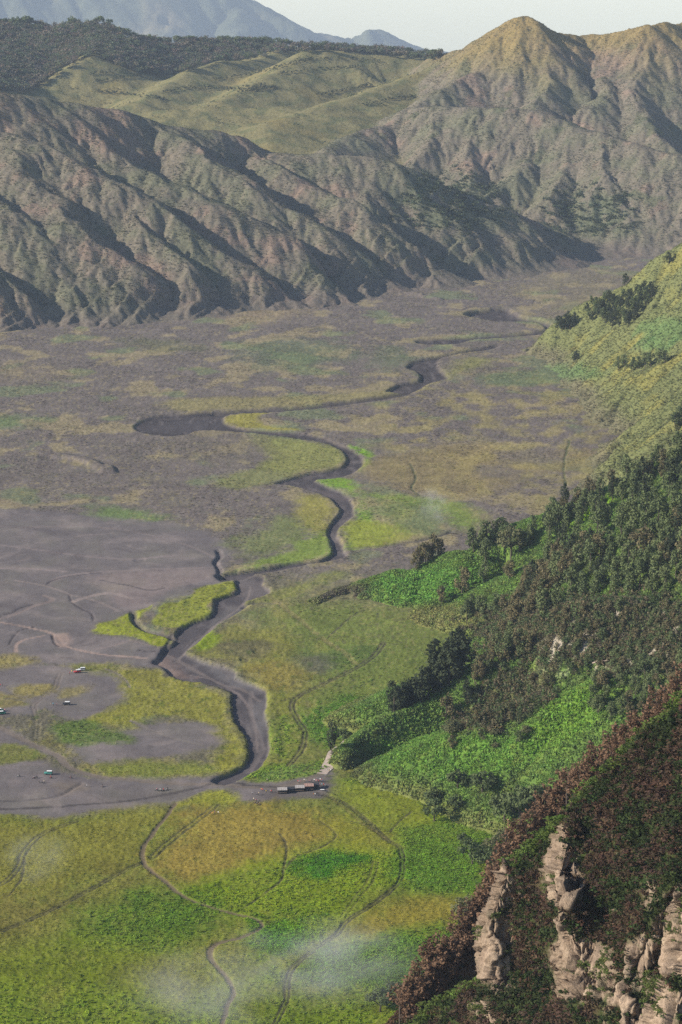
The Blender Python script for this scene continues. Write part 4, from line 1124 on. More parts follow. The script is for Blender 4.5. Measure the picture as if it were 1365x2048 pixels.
for x_, y_, k_, h_, lb in [(924, 1188, 'withered', 1.1, 'tall brownish tree alone on the bright green slope'), (884, 1210, 'withered', .75, 'small olive tree low on the bright green slope'),
    (1018, 1160, 'withered', .85, 'rounded rust tinged tree in the middle of the green slope'), (972, 1128, 'casuarina', .95, 'slim grey tree at the upper edge of the green slope'), (968, 1168, 'casuarina', .9, 'slim grey tree below the upper edge of the green slope'),
    (934, 1246, 'casuarina', .95, 'slender tree at the left of the trio at the slope foot'), (962, 1236, 'casuarina', .9, 'middle tree of the trio at the slope foot'), (992, 1230, 'casuarina', .9, 'tree at the right of the trio at the slope foot'),
    (975, 1245, 'round', .6, 'small round bush under the trio of trees'), (948, 1230, 'casuarina', .8, 'thin tree just behind the trio at the slope foot')]:
    one(gW, zW, x_, y_, k_, lb, h_, 1.15, name='casuarina_tree' if k_ != 'round' else 'bush', cat='tree' if k_ != 'round' else 'bush')
wood(gW, zW, [(1040,1095),(1085,1040),(1180,985),(1290,925),(1400,870),(1400,920),(1290,985),(1180,1045),(1100,1085)], 52, {'casuarina': .7, 'dark': .15, 'withered': .15}, 15,
     'in the skyline row of the wooded slope', 'trees along the slope crest', (.9, 1.4), 'casuarina_tree')
wood(gW, zW, [(1050,1185),(1130,1090),(1200,1060),(1290,990),(1400,925),(1400,1190),(1280,1190),(1190,1200),(1120,1215),(1060,1260)], 105, {'casuarina': .68, 'dark': .14, 'withered': .18}, 21,
     'in the dense wood above the cliff road', 'wood above the cliff road', (1.0, 1.55), 'casuarina_tree', wide=1.08)
wood(gW, zW, [(1010,1235),(1060,1165),(1130,1110),(1170,1110),(1120,1180),(1060,1240),(1020,1275)], 30, {'withered': 1.0}, 12,
     'on the outer edge of the dense wood', 'browned trees at the wood edge', (.9, 1.3), 'withered_tree', wide=1.2)
wood(gW, zW, [(985,1325),(995,1270),(1030,1270),(1075,1290),(1060,1310),(1010,1330)], 26, {'casuarina': .5, 'withered': .5}, 10,
     'in the clump left of the pale rock', 'clump beside the cliff rock', (.8, 1.05), 'casuarina_tree', wide=1.15)
wood(gW, zW, [(1110,1235),(1200,1228),(1365,1215),(1365,1330),(1250,1345),(1130,1320)], 60, {'withered': .55, 'casuarina': .45}, 17,
     'clinging to the cliff below the road', 'scrub trees on the road cliff', (.35, .65), 'scrub_tree', wide=1.4)
# trees of the nearer spur: they stand just beyond its crest, which hides their feet
crest2 = smooth_line(np.array([at(*q) for q in CREST2]), 10)
crest2_px = np.array([to_px(*c)[0] for c in crest2])
def beyond(x0, x1, n, kind, hs, label, group):
    for i in range(n):
        x_ = x0 + (x1 - x0) * (i + .5) / n + float(RNG.normal()) * 3
        c = np.array([np.interp(x_, crest2_px, crest2[:, k]) for k in range(3)])
        back = float(RNG.uniform(5, 16)); Y0 = c[1] + back; X0 = c[0] / c[1] * Y0
        z0, _ = gW.sample(zW, np.array([X0]), np.array([Y0])); zf, _ = gF.sample(zF, np.array([X0]), np.array([Y0]))
        hh = float(RNG.uniform(*hs)); spot = 'lower end' if i < n / 3 else 'upper end' if i >= 2 * n / 3 else 'middle'
        plant(kind, (X0, Y0, max(z0[0], zf[0]) - .3), '%s tree %s, %s' % ('taller' if hh > sum(hs) / 2 else 'shorter', label, spot), group, hh, 1.25, 'casuarina_tree')
beyond(782, 850, 9, 'dark', (1.1, 1.5), 'in the dark clump behind the low end of the grassy ridge', 'dark clump at the ridge end')
beyond(852, 928, 11, 'dark', (1.3, 1.8), 'in the dark clump behind the middle of the grassy ridge', 'dark clump midway on the ridge')
wood(gW, zW, [(945,1362),(985,1338),(990,1345),(950,1370)], 6, {'withered': .8, 'casuarina': .2}, 8, 'in the small group high on the ridge', 'brown group high on the ridge', (.7, 1.0), 'withered_tree')
for x_, y_, k_, h_, lb in [(893, 1440, 'withered', .9, 'olive brown tree right under the grassy ridge crest'), (905, 1470, 'pale', .8, 'thin pale tree halfway down the green bowl'), (905, 1500, 'withered', .5, 'small brown tree low in the green bowl'),
    (935, 1410, 'dark', .8, 'dark tree tucked under the crest of the grassy ridge')]:
    one(gW, zW, x_, y_, k_, lb, h_, 1.1, name='casuarina_tree')
wood(gW, zW, [(960,1430),(1010,1370),(1080,1340),(1120,1380),(1080,1440),(1040,1490),(960,1520),(935,1500)], 15, {'withered': .5, 'pale': .35, 'casuarina': .15}, 18,
     'in the withered patch of the bowl', 'withered patch in the bowl', (.4, .8), 'withered_tree', wide=1.3)
wood(gW, zW, [(1150,1380),(1250,1350),(1365,1330),(1365,1390),(1230,1460),(1190,1430)], 34, {'casuarina': .5, 'withered': .5}, 13,
     'in the belt between bowl and cliff', 'belt under the cliff', (.5, .9), 'casuarina_tree', wide=1.2)
# trees on the meadow
gB, zBoth = gW, None
for x_, y_, k_, h_, w_, lb in [(664, 1510, 'dark', .95, .75, 'lone dark columnar tree beside the concrete ramp'), (690, 1484, 'round', .75, 1.1, 'round bush behind the columnar tree by the ramp'),
    (915, 1578, 'round', .95, 1.1, 'greyish round tree at the foot of the green bowl'), (966, 1584, 'round', 1.0, 1.35, 'wide leafy tree at the foot of the green bowl'),
    (868, 1612, 'round', .9, 1.1, 'leftmost dark round tree on the bright meadow'), (912, 1622, 'round', .8, 1.0, 'small open tree between the meadow trees'), (870, 1642, 'round', .95, 1.1, 'dark round tree with a long shadow on the meadow'),
    (1010, 1646, 'round', 1.35, 1.1, 'large round bush at the left of the meadow thicket'), (1040, 1640, 'round', 1.6, 1.0, 'tall leafy tree in the meadow thicket by the brown wood'), (1070, 1634, 'round', 1.4, 1.1, 'dark bush of the meadow thicket touching the brown wood'),
    (928, 1692, 'round', .6, 1.1, 'small bush above the lower meadow thicket'), (945, 1728, 'round', .9, 1.2, 'dark bush in the lower meadow thicket'), (975, 1736, 'round', .95, 1.1, 'round dark bush at the centre of the lower thicket'),
    (985, 1716, 'pale', .8, 1.3, 'pale bush behind the lower meadow thicket'), (1000, 1744, 'withered', .5, 1.4, 'purplish brown bush at the edge of the lower thicket'), (1015, 1712, 'pale', 1.2, 1.2, 'half bare pale tree above the rock pillar'),
    (930, 1838, 'pale', .9, 1.2, 'faint bare bush at the meadow edge by the cliff'), (760, 2022, 'round', .9, 1.2, 'misty dark tree beside the burnt wood'), (795, 2000, 'round', .7, 1.2, 'small misty tree above the burnt wood')]:
    X0, Y0 = on_floor(x_, y_)
    z0, okz = gF.sample(zF, np.array([X0]), np.array([Y0]))
    zw0, okw = gW.sample(zW, np.array([X0]), np.array([Y0]))
    z0 = max(z0[0], zw0[0] if okw[0] else -9)
    qh = hit(gW, zW, [x_], [y_])[0]
    if not np.isnan(qh[0]) and qh[2] > .6 and qh[1] < Y0:
        X0, Y0, z0 = qh
    plant(k_, (X0, Y0, z0 - .2), lb, None, h_ * 1.45, w_, 'meadow_tree' if h_ > .7 else 'bush', 'tree' if h_ > .7 else 'bush')
# the burnt wood on the spur
wood(gS, zS, [(790,2060),(850,1975),(915,1912),(975,1800),(1010,1745),(1060,1690),(1110,1632),(1165,1588),(1235,1520),(1300,1465),(1365,1408),(1365,1440),(1240,1560),(1100,1670),(1010,1790),(960,1900),(900,1990),(830,2060)], 170, {'dead': 1.0}, 14,
     'in the burnt wood on the spur', 'burnt wood on the spur', (1.0, 1.6), 'burnt_tree', wide=1.3)
# conical hill
for x_, y_ in [(1116, 660), (1124, 662), (1132, 658), (1140, 660), (1148, 654), (1136, 652)]:
    one(gN, zN, x_, y_, 'dark', 'dark tree in the tight clump at the hill foot beside the river end', 1.05, 1.2, 'clump at the hill foot', 'casuarina_tree')
wood(gN, zN, [(1168,632),(1185,606),(1240,600),(1300,575),(1310,600),(1280,640),(1240,660),(1190,650)], 62, {'dark': .6, 'casuarina': .4}, 7,
     'in the copse on the conical hillside', 'copse on the conical hill', (.7, 1.1), 'casuarina_tree', wide=1.15)
for x_, y_, lb in [(1152, 724, 'dark spreading tree at the foot of the conical hill'), (1250, 572, 'lone upright tree on the skyline of the conical hill'), (1338, 530, 'tiny upright tree high on the yellow hillside')]:
    one(gN, zN, x_, y_, 'dark', lb, .9, 1.3, name='casuarina_tree')
for x_, y_ in [(1238, 742), (1250, 740), (1264, 742), (1276, 738), (1292, 736), (1302, 734), (1318, 730), (1330, 726)]:
    one(gN, zN, x_, y_, 'casuarina', 'tree in the row along the conical hill foot, %s' % ('left end' if x_ < 1255 else 'right end' if x_ > 1310 else 'middle'), .95, 1.2, 'row low on the conical hill', 'casuarina_tree')
for x_, y_ in [(1350, 852), (1358, 846), (1366, 842), (1374, 836)]:
    one(gN, zN, x_, y_, 'casuarina', 'dim tree at the picture edge above the wooded slope', .9, 1.1, 'trees at the picture edge', 'casuarina_tree')
# the far ridge: trees that stand against the sky
pts = []
sky_line = smooth_line([(-20,46),(60,48),(130,48),(190,46),(240,64),(290,82),(400,82),(480,83),(560,88),(640,94),(720,98),(800,103),(880,113)], 8)
for i in range(110):
    t = RNG.random() * (len(sky_line) - 1.01); i0 = int(t); q = sky_line[i0] + (sky_line[i0 + 1] - sky_line[i0]) * (t - i0)
    pts.append((q[0], q[1] + 2))
pts = np.array(pts)
w = hit(gH, zH, pts[:, 0], pts[:, 1] + 3)
for q, p_ in zip(w, pts):
    if np.isnan(q[0]):
        continue
    left_side = p_[0] < 300
    hh = float(RNG.uniform(.9, 1.5)); size = 'small' if hh < 1.1 else 'large' if hh > 1.3 else 'middling'
    spot = ['far left end', 'wooded knoll', 'first dip right of the knoll', 'straight middle stretch', 'stretch below the distant peak', 'sinking stretch toward the bare peak', 'low end beside the bare peak'][min(6, max(0, int(p_[0] // 128)))]
    plant('far', (q[0], q[1], q[2] - .5), '%s tree on the skyline of the far ridge, %s' % (size, spot),
          'skyline trees of the far ridge', hh * (1.2 if left_side else .9), 1.15, 'ridge_tree')
# ------------------------------------------------------------------ ground cover (nobody could count it)
def stuff_group(proto_mesh, name):
    ng = bpy.data.node_groups.new(name, 'GeometryNodeTree')
    ng.interface.new_socket('Geometry', in_out='INPUT', socket_type='NodeSocketGeometry')
    ng.interface.new_socket('Geometry', in_out='OUTPUT', socket_type='NodeSocketGeometry')
    n, l = ng.nodes, ng.links
    gi = n.new('NodeGroupInput'); go = n.new('NodeGroupOutput')
    iop = n.new('GeometryNodeInstanceOnPoints')
    oi = n.new('GeometryNodeObjectInfo')
    po = bpy.data.objects.new(name + '_shape', proto_mesh)
    oi.inputs['Object'].default_value = po
    r = n.new('GeometryNodeInputNamedAttribute'); r.data_type = 'FLOAT_VECTOR'; r.inputs['Name'].default_value = 'rot'
    s = n.new('GeometryNodeInputNamedAttribute'); s.data_type = 'FLOAT_VECTOR'; s.inputs['Name'].default_value = 'siz'
    l.new(gi.outputs[0], iop.inputs['Points']); l.new(oi.outputs['Geometry'], iop.inputs['Instance'])
    l.new(r.outputs[0], iop.inputs['Rotation']); l.new(s.outputs[0], iop.inputs['Scale'])
    l.new(iop.outputs[0], go.inputs[0])
    return ng

def scatter(name, pts, tint, size, proto, label, tall=None):
    n = len(pts)
    me = bpy.data.meshes.new(name)
    me.vertices.add(n)
    me.vertices.foreach_set('co', np.ascontiguousarray(pts, np.float32).ravel())
    rot = np.zeros((n, 3), np.float32); rot[:, 2] = RNG.random(n) * 6.28; rot[:, :2] = RNG.normal(size=(n, 2)) * .12
    siz = np.stack([size, size, size if tall is None else tall], 1).astype(np.float32)
    me.attributes.new('rot', 'FLOAT_VECTOR', 'POINT').data.foreach_set('vector', rot.ravel())
    me.attributes.new('siz', 'FLOAT_VECTOR', 'POINT').data.foreach_set('vector', siz.ravel())
    me.attributes.new('tint', 'FLOAT_COLOR', 'POINT').data.foreach_set('color', np.concatenate([np.clip(tint, 0, 1), np.ones((n, 1))], 1).astype(np.float32).ravel())
    o = link(name, me, kind='stuff', label=label, category='vegetation')
    md = o.modifiers.new('scatter', 'NODES')
    md.node_group = stuff_group(proto, name)
    return o

def clump_mesh(name, seed, n, size, rx=.5, rz=.45, hollow=.6, mat=None):
    rng = np.random.default_rng(seed)
    k = 5
    cen = np.stack([rng.normal(size=k) * rx * .5, rng.normal(size=k) * rx * .5, np.full(k, rz) + rng.normal(size=k) * .12], 1)
    rad = np.stack([np.full(k, rx * .62), np.full(k, rx * .62), np.full(k, rz * .62)], 1)
    co, q = leaf_cloud(rng, cen, rad, n, size, .5, hollow)
    return mesh_from(name, co, q, None, False, mat or M_COVER)

def tuft_mesh(name, seed, n=9, mat=None):
    rng = np.random.default_rng(seed); co = []; q = []
    for i in range(n):
        a = rng.random() * 6.28; l_ = .35 + .4 * rng.random(); h_ = .5 + .5 * rng.random(); w_ = .12
        d = np.array([math.cos(a), math.sin(a)]); e = np.array([-d[1], d[0]]) * w_
        b = rng.normal(size=2) * .12
        o = len(co)
        co += [(*(b - e), -.1), (*(b + e), -.1), (*(b + d * l_ * .5 + e * .8), h_ * .75), (*(b + d * l_ * .5 - e * .8), h_ * .75), (*(b + d * l_), h_)]
        q += [(o, o + 1, o + 2, o + 3), (o + 3, o + 2, o + 4, o + 4)]
    q = [f for f in q if len(set(f)) == 4] + []
    return mesh_from(name, np.array(co), np.array(q), None, False, mat or M_COVER)

def on_grid(g, z, c, n, cond, rng):
    """n random points of a gridded surface, picked where cond (0..1 by vertex) is high"""
    w = np.clip(cond, 0, 1) * g.Y                      # columns widen with distance
    dy = np.gradient(g.Yr)[:, None]
    w = (w * dy).ravel(); cs = np.cumsum(w)
    i = np.searchsorted(cs, rng.random(n) * cs[-1])
    r, k = np.unravel_index(np.clip(i, 0, g.X.size - 1), g.X.shape)
    Yp = g.Yr[r] + (rng.random(n) - .5) * dy[r, 0]
    Yp = np.clip(Yp, g.Yr[0], g.Yr[-1] - .01)
    Xp = (g.s[k] + (rng.random(n) - .5) * (g.s[1] - g.s[0])) * Yp
    zz, ok = g.sample(z, Xp, Yp)
    cc, _ = g.sample(c, Xp, Yp)
    return np.stack([Xp, Yp, zz], 1)[ok], cc[ok]

def jitter(c, a, rng):
    return c * (1 + rng.normal(size=(len(c), 1)) * a) * (1 + rng.normal(size=(len(c), 3)) * a * .3)

TUFT = tuft_mesh('tuft', 1); FERN = clump_mesh('fern', 2, 26, .20, .55, .42); SHRUB = clump_mesh('shrub', 3, 60, .13, .55, .5, .45); BRUSH = clump_mesh('brush', 4, 46, .11, .5, .6, .2)
# grass of the near meadows
meadow = (1 - bare) * (gF.Y < 1480) * sstep(-.45, .2, wild2 + tuss) * (.35 + .65 * sstep(1480, 950, gF.Y)) * (np.abs(gF.S) < .165)
p_, c_ = on_grid(gF, zF, cF, 70000, meadow, RNG)
scatter('grass', p_ - np.array([0, 0, .05]), jitter(c_ * 1.3, .14, RNG), RNG.uniform(.5, 1.2, len(p_)), TUFT, 'short tussock grass over the valley floor', RNG.uniform(.22, .55, len(p_)))
# leafy patches: deeper green places of the floor grow taller plants
leafy = (1 - bare) * (gF.Y < 1400) * sstep(.03, .10, cF[..., 1] - cF[..., 0] + .03 * tuss) * (np.abs(gF.S) < .165)
p_, c_ = on_grid(gF, zF, cF, 26000, leafy, RNG)
scatter('weeds', p_, jitter(c_ * 1.35, .2, RNG), RNG.uniform(.5, 1.2, len(p_)), FERN, 'leafy green weeds in the lush parts of the meadow', RNG.uniform(.3, .8, len(p_)))
# ferns on the wall
fernm = sstep(-.5, 1.5, zW) * (1 - np.clip(rockW * 1.2, 0, 1)) * (gW.s[None, :] < .175)
gx_, gy_ = gW.grad(blur(zW, 2, 2))
fernm = fernm * sstep(1.1, .1, gy_ * 0 + np.clip(-gy_ - .9, 0, 1))
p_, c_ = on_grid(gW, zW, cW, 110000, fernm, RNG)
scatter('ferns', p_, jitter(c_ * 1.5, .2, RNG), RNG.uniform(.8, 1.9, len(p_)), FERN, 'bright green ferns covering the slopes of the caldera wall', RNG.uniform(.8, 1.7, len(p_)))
brushm = fernm * np.clip(zone(1190, 1270, 230, 75) + .4 * zone(1010, 1400, 120, 55, -30), 0, 1)
p_, c_ = on_grid(gW, zW, cW, 9000, brushm, RNG)
bt = np.where(RNG.random((len(p_), 1)) < .5, np.array([[.125, .108, .06]]), np.array([[.075, .105, .04]]))
scatter('brush', p_, jitter(bt, .2, RNG), RNG.uniform(2.0, 4.5, len(p_)), BRUSH, 'brown and green brush on the road cliff', RNG.uniform(2.0, 4.5, len(p_)))
# undergrowth of the burnt spur
p_, c_ = on_grid(gS, zS, cS, 9000, sstep(40, 60, zS) * (gS.s[None, :] < .18), RNG)
bt = np.where(RNG.random((len(p_), 1)) < .7, np.array([[.10, .055, .034]]), np.array([[.05, .085, .02]]))
scatter('undergrowth', p_, jitter(bt, .2, RNG), RNG.uniform(1.2, 2.8, len(p_)), BRUSH, 'brown undergrowth below the burnt wood', RNG.uniform(1.2, 3.2, len(p_)))
# scrub on the nearest crag
vg = (1 - rockm) * (U > -.09)
flat_w = vg.ravel() / vg.sum(); idx = RNG.choice(P.shape[0] * P.shape[1], 16000, p=flat_w)
pc = P.reshape(-1, 3)[idx] + RNG.normal(size=(16000, 3)) * .3
un = nG.ravel()[idx] + RNG.normal(size=16000) * .25
edge = (U.ravel()[idx] < .035)[:, None]
bt = np.where((un > .02)[:, None], np.array([[.075, .047, .03]]), np.array([[.03, .045, .013]]))
bt = np.where(edge & (un < .3)[:, None], np.array([[.075, .11, .022]]), bt)
scatter('scrub', pc, jitter(bt, .22, RNG), RNG.uniform(.6, 1.6, len(pc)) * RNG.choice([1, 1, 1.5, 2.3], len(pc)), SHRUB, 'dark green and brown scrub over the nearest crag', RNG.uniform(.7, 2.2, len(pc)))
rs = rockm * (U > 0) * sstep(.1, .4, nG)
idx = RNG.choice(P.shape[0] * P.shape[1], 1600, p=rs.ravel() / rs.sum())
scatter('moss', P.reshape(-1, 3)[idx], jitter(np.tile([[.085, .11, .03]], (1600, 1)), .25, RNG), RNG.uniform(.4, 1.3, 1600), SHRUB, 'green tufts growing in the cracks of the crag', RNG.uniform(.4, 1.1, 1600))
# shrubs of the dry hills
hm = (1 - isM) * sstep(6, 25, zH) * (gH.Y < 4500) * (.25 + sstep(-.1, .4, fbm(gH.X / 40, gH.Y / 40, 3, 801))) * (np.abs(gH.S) < .165)
p_, c_ = on_grid(gH, zH, cH, 60000, hm, RNG)
scatter('scrubland', p_, jitter(c_ * np.array([[1.0, 1.08, 1.0]]), .18, RNG), RNG.uniform(1.0, 2.2, len(p_)), FERN, 'low dry shrubs over the eroded hills', RNG.uniform(.6, 1.4, len(p_)))
dkm = np.clip(dk, 0, 1) * sstep(2, 8, zH)
p_, c_ = on_grid(gH, zH, cH, 1100, dkm, RNG)
scatter('thicket', p_, jitter(np.tile([[.065, .085, .05]], (len(p_), 1)), .2, RNG), RNG.uniform(3, 7, len(p_)), SHRUB, 'dark thickets in the hollows of the hills', RNG.uniform(3, 6, len(p_)))
nm_ = sstep(0, 5, zN) * (gN.s[None, :] < .175)
p_, c_ = on_grid(gN, zN, cN, 26000, nm_, RNG)
scatter('shrubbery', p_, jitter(c_ * 1.15, .18, RNG), RNG.uniform(.9, 2.0, len(p_)), FERN, 'olive shrubs over the conical hill', RNG.uniform(.6, 1.4, len(p_)))
# scrub of the plain
pm = (1 - bare) * (gF.Y > 1480) * (gF.Y < 3300) * sstep(.0, .5, fbm(gF.X / 60, gF.Y / 90, 3, 805) + .2) * (np.abs(gF.S) < .165)
p_, c_ = on_grid(gF, zF, cF, 30000, pm, RNG)
scatter('tussocks', p_, jitter(c_ * 1.05, .16, RNG), RNG.uniform(.6, 1.6, len(p_)), FERN, 'low tussocks over the grey plain', RNG.uniform(.3, .7, len(p_)))
# the wood on the far ridge, one mass from here
FARW = [(-30,48),(60,45),(130,46),(190,44),(240,62),(290,80),(400,80),(480,82),(560,86),(640,92),(800,102),(890,114),(860,124),(760,112),(690,108),(640,103),(560,112),(500,122),(430,128),(380,142),(330,158),(280,152),(230,132),(190,112),(150,128),(100,160),(55,190),(-30,196)]
q_ = scatter_px(FARW, 3600, RNG)
w = hit(gH, zH, q_[:, 0], q_[:, 1]); w = w[~np.isnan(w[:, 0])]; w = w[w[:, 1] > 4250]
FT = make_tree(77, 'far', 110); ftm = mesh_from('woodland', FT[2], FT[3], None, False, M_COVER)
bt = np.where(RNG.random((len(w), 1)) < .45, np.array([[.15, .125, .09]]), np.array([[.095, .115, .06]]))
scatter('forest', w, jitter(bt, .2, RNG), RNG.uniform(.9, 1.7, len(w)), ftm, 'dark forest along the far ridge', RNG.uniform(.8, 1.4, len(w)))
# hedgerows and dark lines of bushes on the yellow hills
hl = []
for line in [[(330,185),(400,175),(470,180),(530,172)],[(480,185),(520,180),(550,176)],[(430,160),(500,150),(560,135),(620,120)],[(180,150),(240,144),(300,136)],[(190,165),(240,158),(290,150)],[(200,185),(260,190),(330,200)],[(600,125),(680,118),(760,124)],[(560,150),(640,140),(720,135)],[(730,210),(790,200),(830,195)],[(640,190),(700,180),(740,172)]]:
    sl_ = smooth_line(line, 14)
    hl.append(sl_ + RNG.normal(size=sl_.shape) * [3, 1.5]); hl.append(sl_ + RNG.normal(size=sl_.shape) * [4, 2])
hl = np.concatenate(hl); w = hit(gH, zH, hl[:, 0], hl[:, 1]); w = w[~np.isnan(w[:, 0])]; w = w[w[:, 1] > 3800]
scatter('hedgerow', w, jitter(np.tile([[.045, .06, .032]], (len(w), 1)), .2, RNG), RNG.uniform(.25, .55, len(w)), ftm, 'lines of dark bushes across the yellow hills', RNG.uniform(.25, .5, len(w)))

bm_ = isM * sstep(.05, .3, fbm(gH.X / 45, gH.Y / 45, 3, 811)) * (gH.Y > 3800) * (np.abs(gH.S) < .165)
p_, c_ = on_grid(gH, zH, cH, 3500, bm_, RNG)
scatter('bushes', p_, jitter(np.tile([[.075, .09, .045]], (len(p_), 1)), .25, RNG), RNG.uniform(.12, .4, len(p_)), ftm, 'scattered dark bushes on the yellow hills', RNG.uniform(.12, .36, len(p_)))
# ------------------------------------------------------------------ roads that were built
def ground_z(X0, Y0):
    z0 = -9.0
    for g, z in ((gF, zF), (gW, zW)):
        v, ok = g.sample(z, np.array([X0]), np.array([Y0]))
        if ok[0]:
            z0 = max(z0, float(v[0]))
    return z0

M_CONC = plain_material('worn_concrete', (.36, .29, .24), .9, .18, .6)
M_STONE = plain_material('pale_stone', (.30, .255, .21), .9, .25, 1.5)
ctr = smooth_line([(640, 1549), (656, 1535), (672, 1517), (684, 1502), (696, 1489)], 5)
wc = floor_xy(ctr)
co = []
for i, c in enumerate(wc):
    d = wc[min(i + 1, len(wc) - 1)] - wc[max(i - 1, 0)]; d /= np.linalg.norm(d); e = np.array([d[1], -d[0]])
    hw = 3.7 - 1.6 * i / len(wc)
    zc = ground_z(*c) + .12
    for k in (-1.0, 0, 1.0):
        p = c + e * hw * k
        co.append((*p, zc))
    for k in (1.15, -1.15):
        p = c + e * hw * k
        co.append((*p, zc - 2.5))
n5 = len(wc); q = []
for i in range(n5 - 1):
    for a, b in ((4, 0), (0, 1), (1, 2), (2, 3)):
        q.append((i * 5 + a, i * 5 + b, (i + 1) * 5 + b, (i + 1) * 5 + a))
link('road', mesh_from('road', np.array(co), np.array(q), None, False, M_CONC), kind='structure')
# the road on the cliff
ln = np.array([at(*p) for p in [(1190, 1213, 1184), (1230, 1210, 1180), (1280, 1208, 1176), (1320, 1204, 1172), (1365, 1196, 1167), (1450, 1180, 1158)]])
ln = smooth_line(ln, 6); co = []; q = []
for i, c in enumerate(ln):
    d = ln[min(i + 1, len(ln) - 1)] - ln[max(i - 1, 0)]; d = d[:2] / np.linalg.norm(d[:2]); e = np.array([d[1], -d[0]])
    zc = ground_z(*c[:2]) + .35
    for k, dz in ((2.2, -.6), (2.0, 0), (-2.0, 0), (-2.2, -.6)):
        co.append((c[0] + e[0] * k, c[1] + e[1] * k, zc + dz))
for i in range(len(ln) - 1):
    for a in range(3):
        q.append((i * 4 + a, i * 4 + a + 1, i * 4 + a + 5, i * 4 + a + 4))
link('road', mesh_from('road', np.array(co), np.array(q), None, False, M_CONC), kind='structure')
CLIFF_ROAD = ln

# ------------------------------------------------------------------ boxes and wheels
class MB:
    def __init__(self):
        self.bm = bmesh.new()
    def box(self, x0, x1, y0, y1, z0, z1, bevel=0.0, taper=(0, 0)):
        v = bmesh.ops.create_cube(self.bm, size=1.0)['verts']
        for w in v:
            top = w.co.z > 0
            fx = 1 - (taper[0] if top else 0); fy = 1 - (taper[1] if top else 0)
            w.co = Vector(((x0 + x1) / 2 + w.co.x * (x1 - x0) * fx, (y0 + y1) / 2 + w.co.y * (y1 - y0) * fy, (z0 + z1) / 2 + w.co.z * (z1 - z0)))
        if bevel:
            ed = list({e for w in v for e in w.link_edges})
            bmesh.ops.bevel(self.bm, geom=ed, offset=bevel, segments=1, affect='EDGES', profile=.5)
        return self
    def cyl(self, c, axis, r, h, seg=12, r2=None):
        m = Vector(axis).to_track_quat('Z', 'Y').to_matrix().to_4x4(); m.translation = Vector(c)
        bmesh.ops.create_cone(self.bm, cap_ends=True, segments=seg, radius1=r, radius2=r if r2 is None else r2, depth=h, matrix=m)
        return self
    def ring(self, c, r, t, seg=12):
        for k in range(seg):
            a = 2 * math.pi * k / seg; b = 2 * math.pi * (k + 1) / seg
            p = Vector(c) + Vector((math.cos(a) * r, 0, math.sin(a) * r)); q_ = Vector(c) + Vector((math.cos(b) * r, 0, math.sin(b) * r))
            self.cyl((p + q_) / 2, q_ - p, t, (q_ - p).length * 1.1, 6)
        return self
    def bar(self, a, b, r, seg=6):
        a = Vector(a); b = Vector(b)
        return self.cyl((a + b) / 2, b - a, r, (b - a).length, seg)
    def quad(self, pts):
        vs = [self.bm.verts.new(p) for p in pts]; self.bm.faces.new(vs)
        return self
    def mesh(self, name, mat):
        bmesh.ops.recalc_face_normals(self.bm, faces=self.bm.faces)
        me = bpy.data.meshes.new(name); self.bm.to_mesh(me); self.bm.free(); me.materials.append(mat)
        return me

M_TYRE = plain_material('rubber', (.025, .025, .026), .9); M_RIM = plain_material('wheel_steel', (.35, .35, .34), .5, metallic=.6)
M_GLASS = plain_material('dark_glass', (.02, .025, .03), .12, .05); M_WHITE = plain_material('white_paint', (.78, .77, .73), .5, .06)
M_LAMP = plain_material('lamp_glass', (.7, .68, .6), .2, .05); M_BLACK = plain_material('black_paint', (.03, .03, .033), .5, .1); M_STEEL = plain_material('dark_steel', (.10, .10, .10), .5, .1, metallic=.5)
PAINT = {'red': plain_material('red_paint', (.52, .035, .03), .4, .08), 'teal': plain_material('teal_paint', (.06, .27, .22), .4, .08), 'black': M_BLACK, 'green': plain_material('green_paint', (.03, .20, .11), .4, .08), 'grey': plain_material('grey_paint', (.42, .44, .45), .4, .08), 'white': M_WHITE}
_wheel = [MB().cyl((0, 0, 0), (0, 1, 0), .40, .26, 16).mesh('tyre', M_TYRE), MB().cyl((0, 0, 0), (0, 1, 0), .21, .28, 10).mesh('rim', M_RIM)]
_b = MB().box(-2.0, 2.05, -.80, .80, .50, 1.02, .05).box(.55, 2.0, -.68, .68, 1.0, 1.20, .06, (.06, .08))
for sx in (-1.25, 1.3):
    for sy in (-.86, .86):
        _b.box(sx - .55, sx + .55, sy - .12, sy + .12, .74, .92, .03)
JEEP_BODY = {k: None for k in PAINT}
_body_mesh = _b.mesh('body', M_BLACK)
_cab_mesh = MB().box(-2.0, .62, -.78, .78, 1.0, 1.80, .05, (.06, .08)).mesh('cabin', M_BLACK)
_roof_mesh = MB().box(-2.02, .70, -.78, .78, 1.80, 1.93, .05, (.03, .05)).mesh('roof', M_WHITE)
_ws = MB().quad([(.63, -.66, 1.25), (.63, .66, 1.25), (.59, .62, 1.72), (.59, -.62, 1.72)]).mesh('windscreen', M_GLASS)
def side_window(x0, x1, s):
    return MB().quad([(x0, s * .785, 1.25), (x1, s * .785, 1.25), (x1, s * .757, 1.70), (x0, s * .757, 1.70)]).mesh('window', M_GLASS)
_wins = [side_window(a, b, s) for s in (-1, 1) for a, b in ((-.45, .45), (-1.75, -.6))]
_rear = MB().quad([(-2.01, -.6, 1.25), (-2.01, .6, 1.25), (-1.965, .57, 1.68), (-1.965, -.57, 1.68)]).mesh('window', M_GLASS)
_grille = MB().box(2.05, 2.07, -.45, .45, .66, .96).mesh('grille', M_BLACK)
_hl = MB().cyl((0, 0, 0), (1, 0, 0), .11, .06, 10).mesh('headlight', M_LAMP)
_bump = MB().box(2.06, 2.20, -.82, .82, .48, .62, .02).mesh('bumper', M_STEEL)
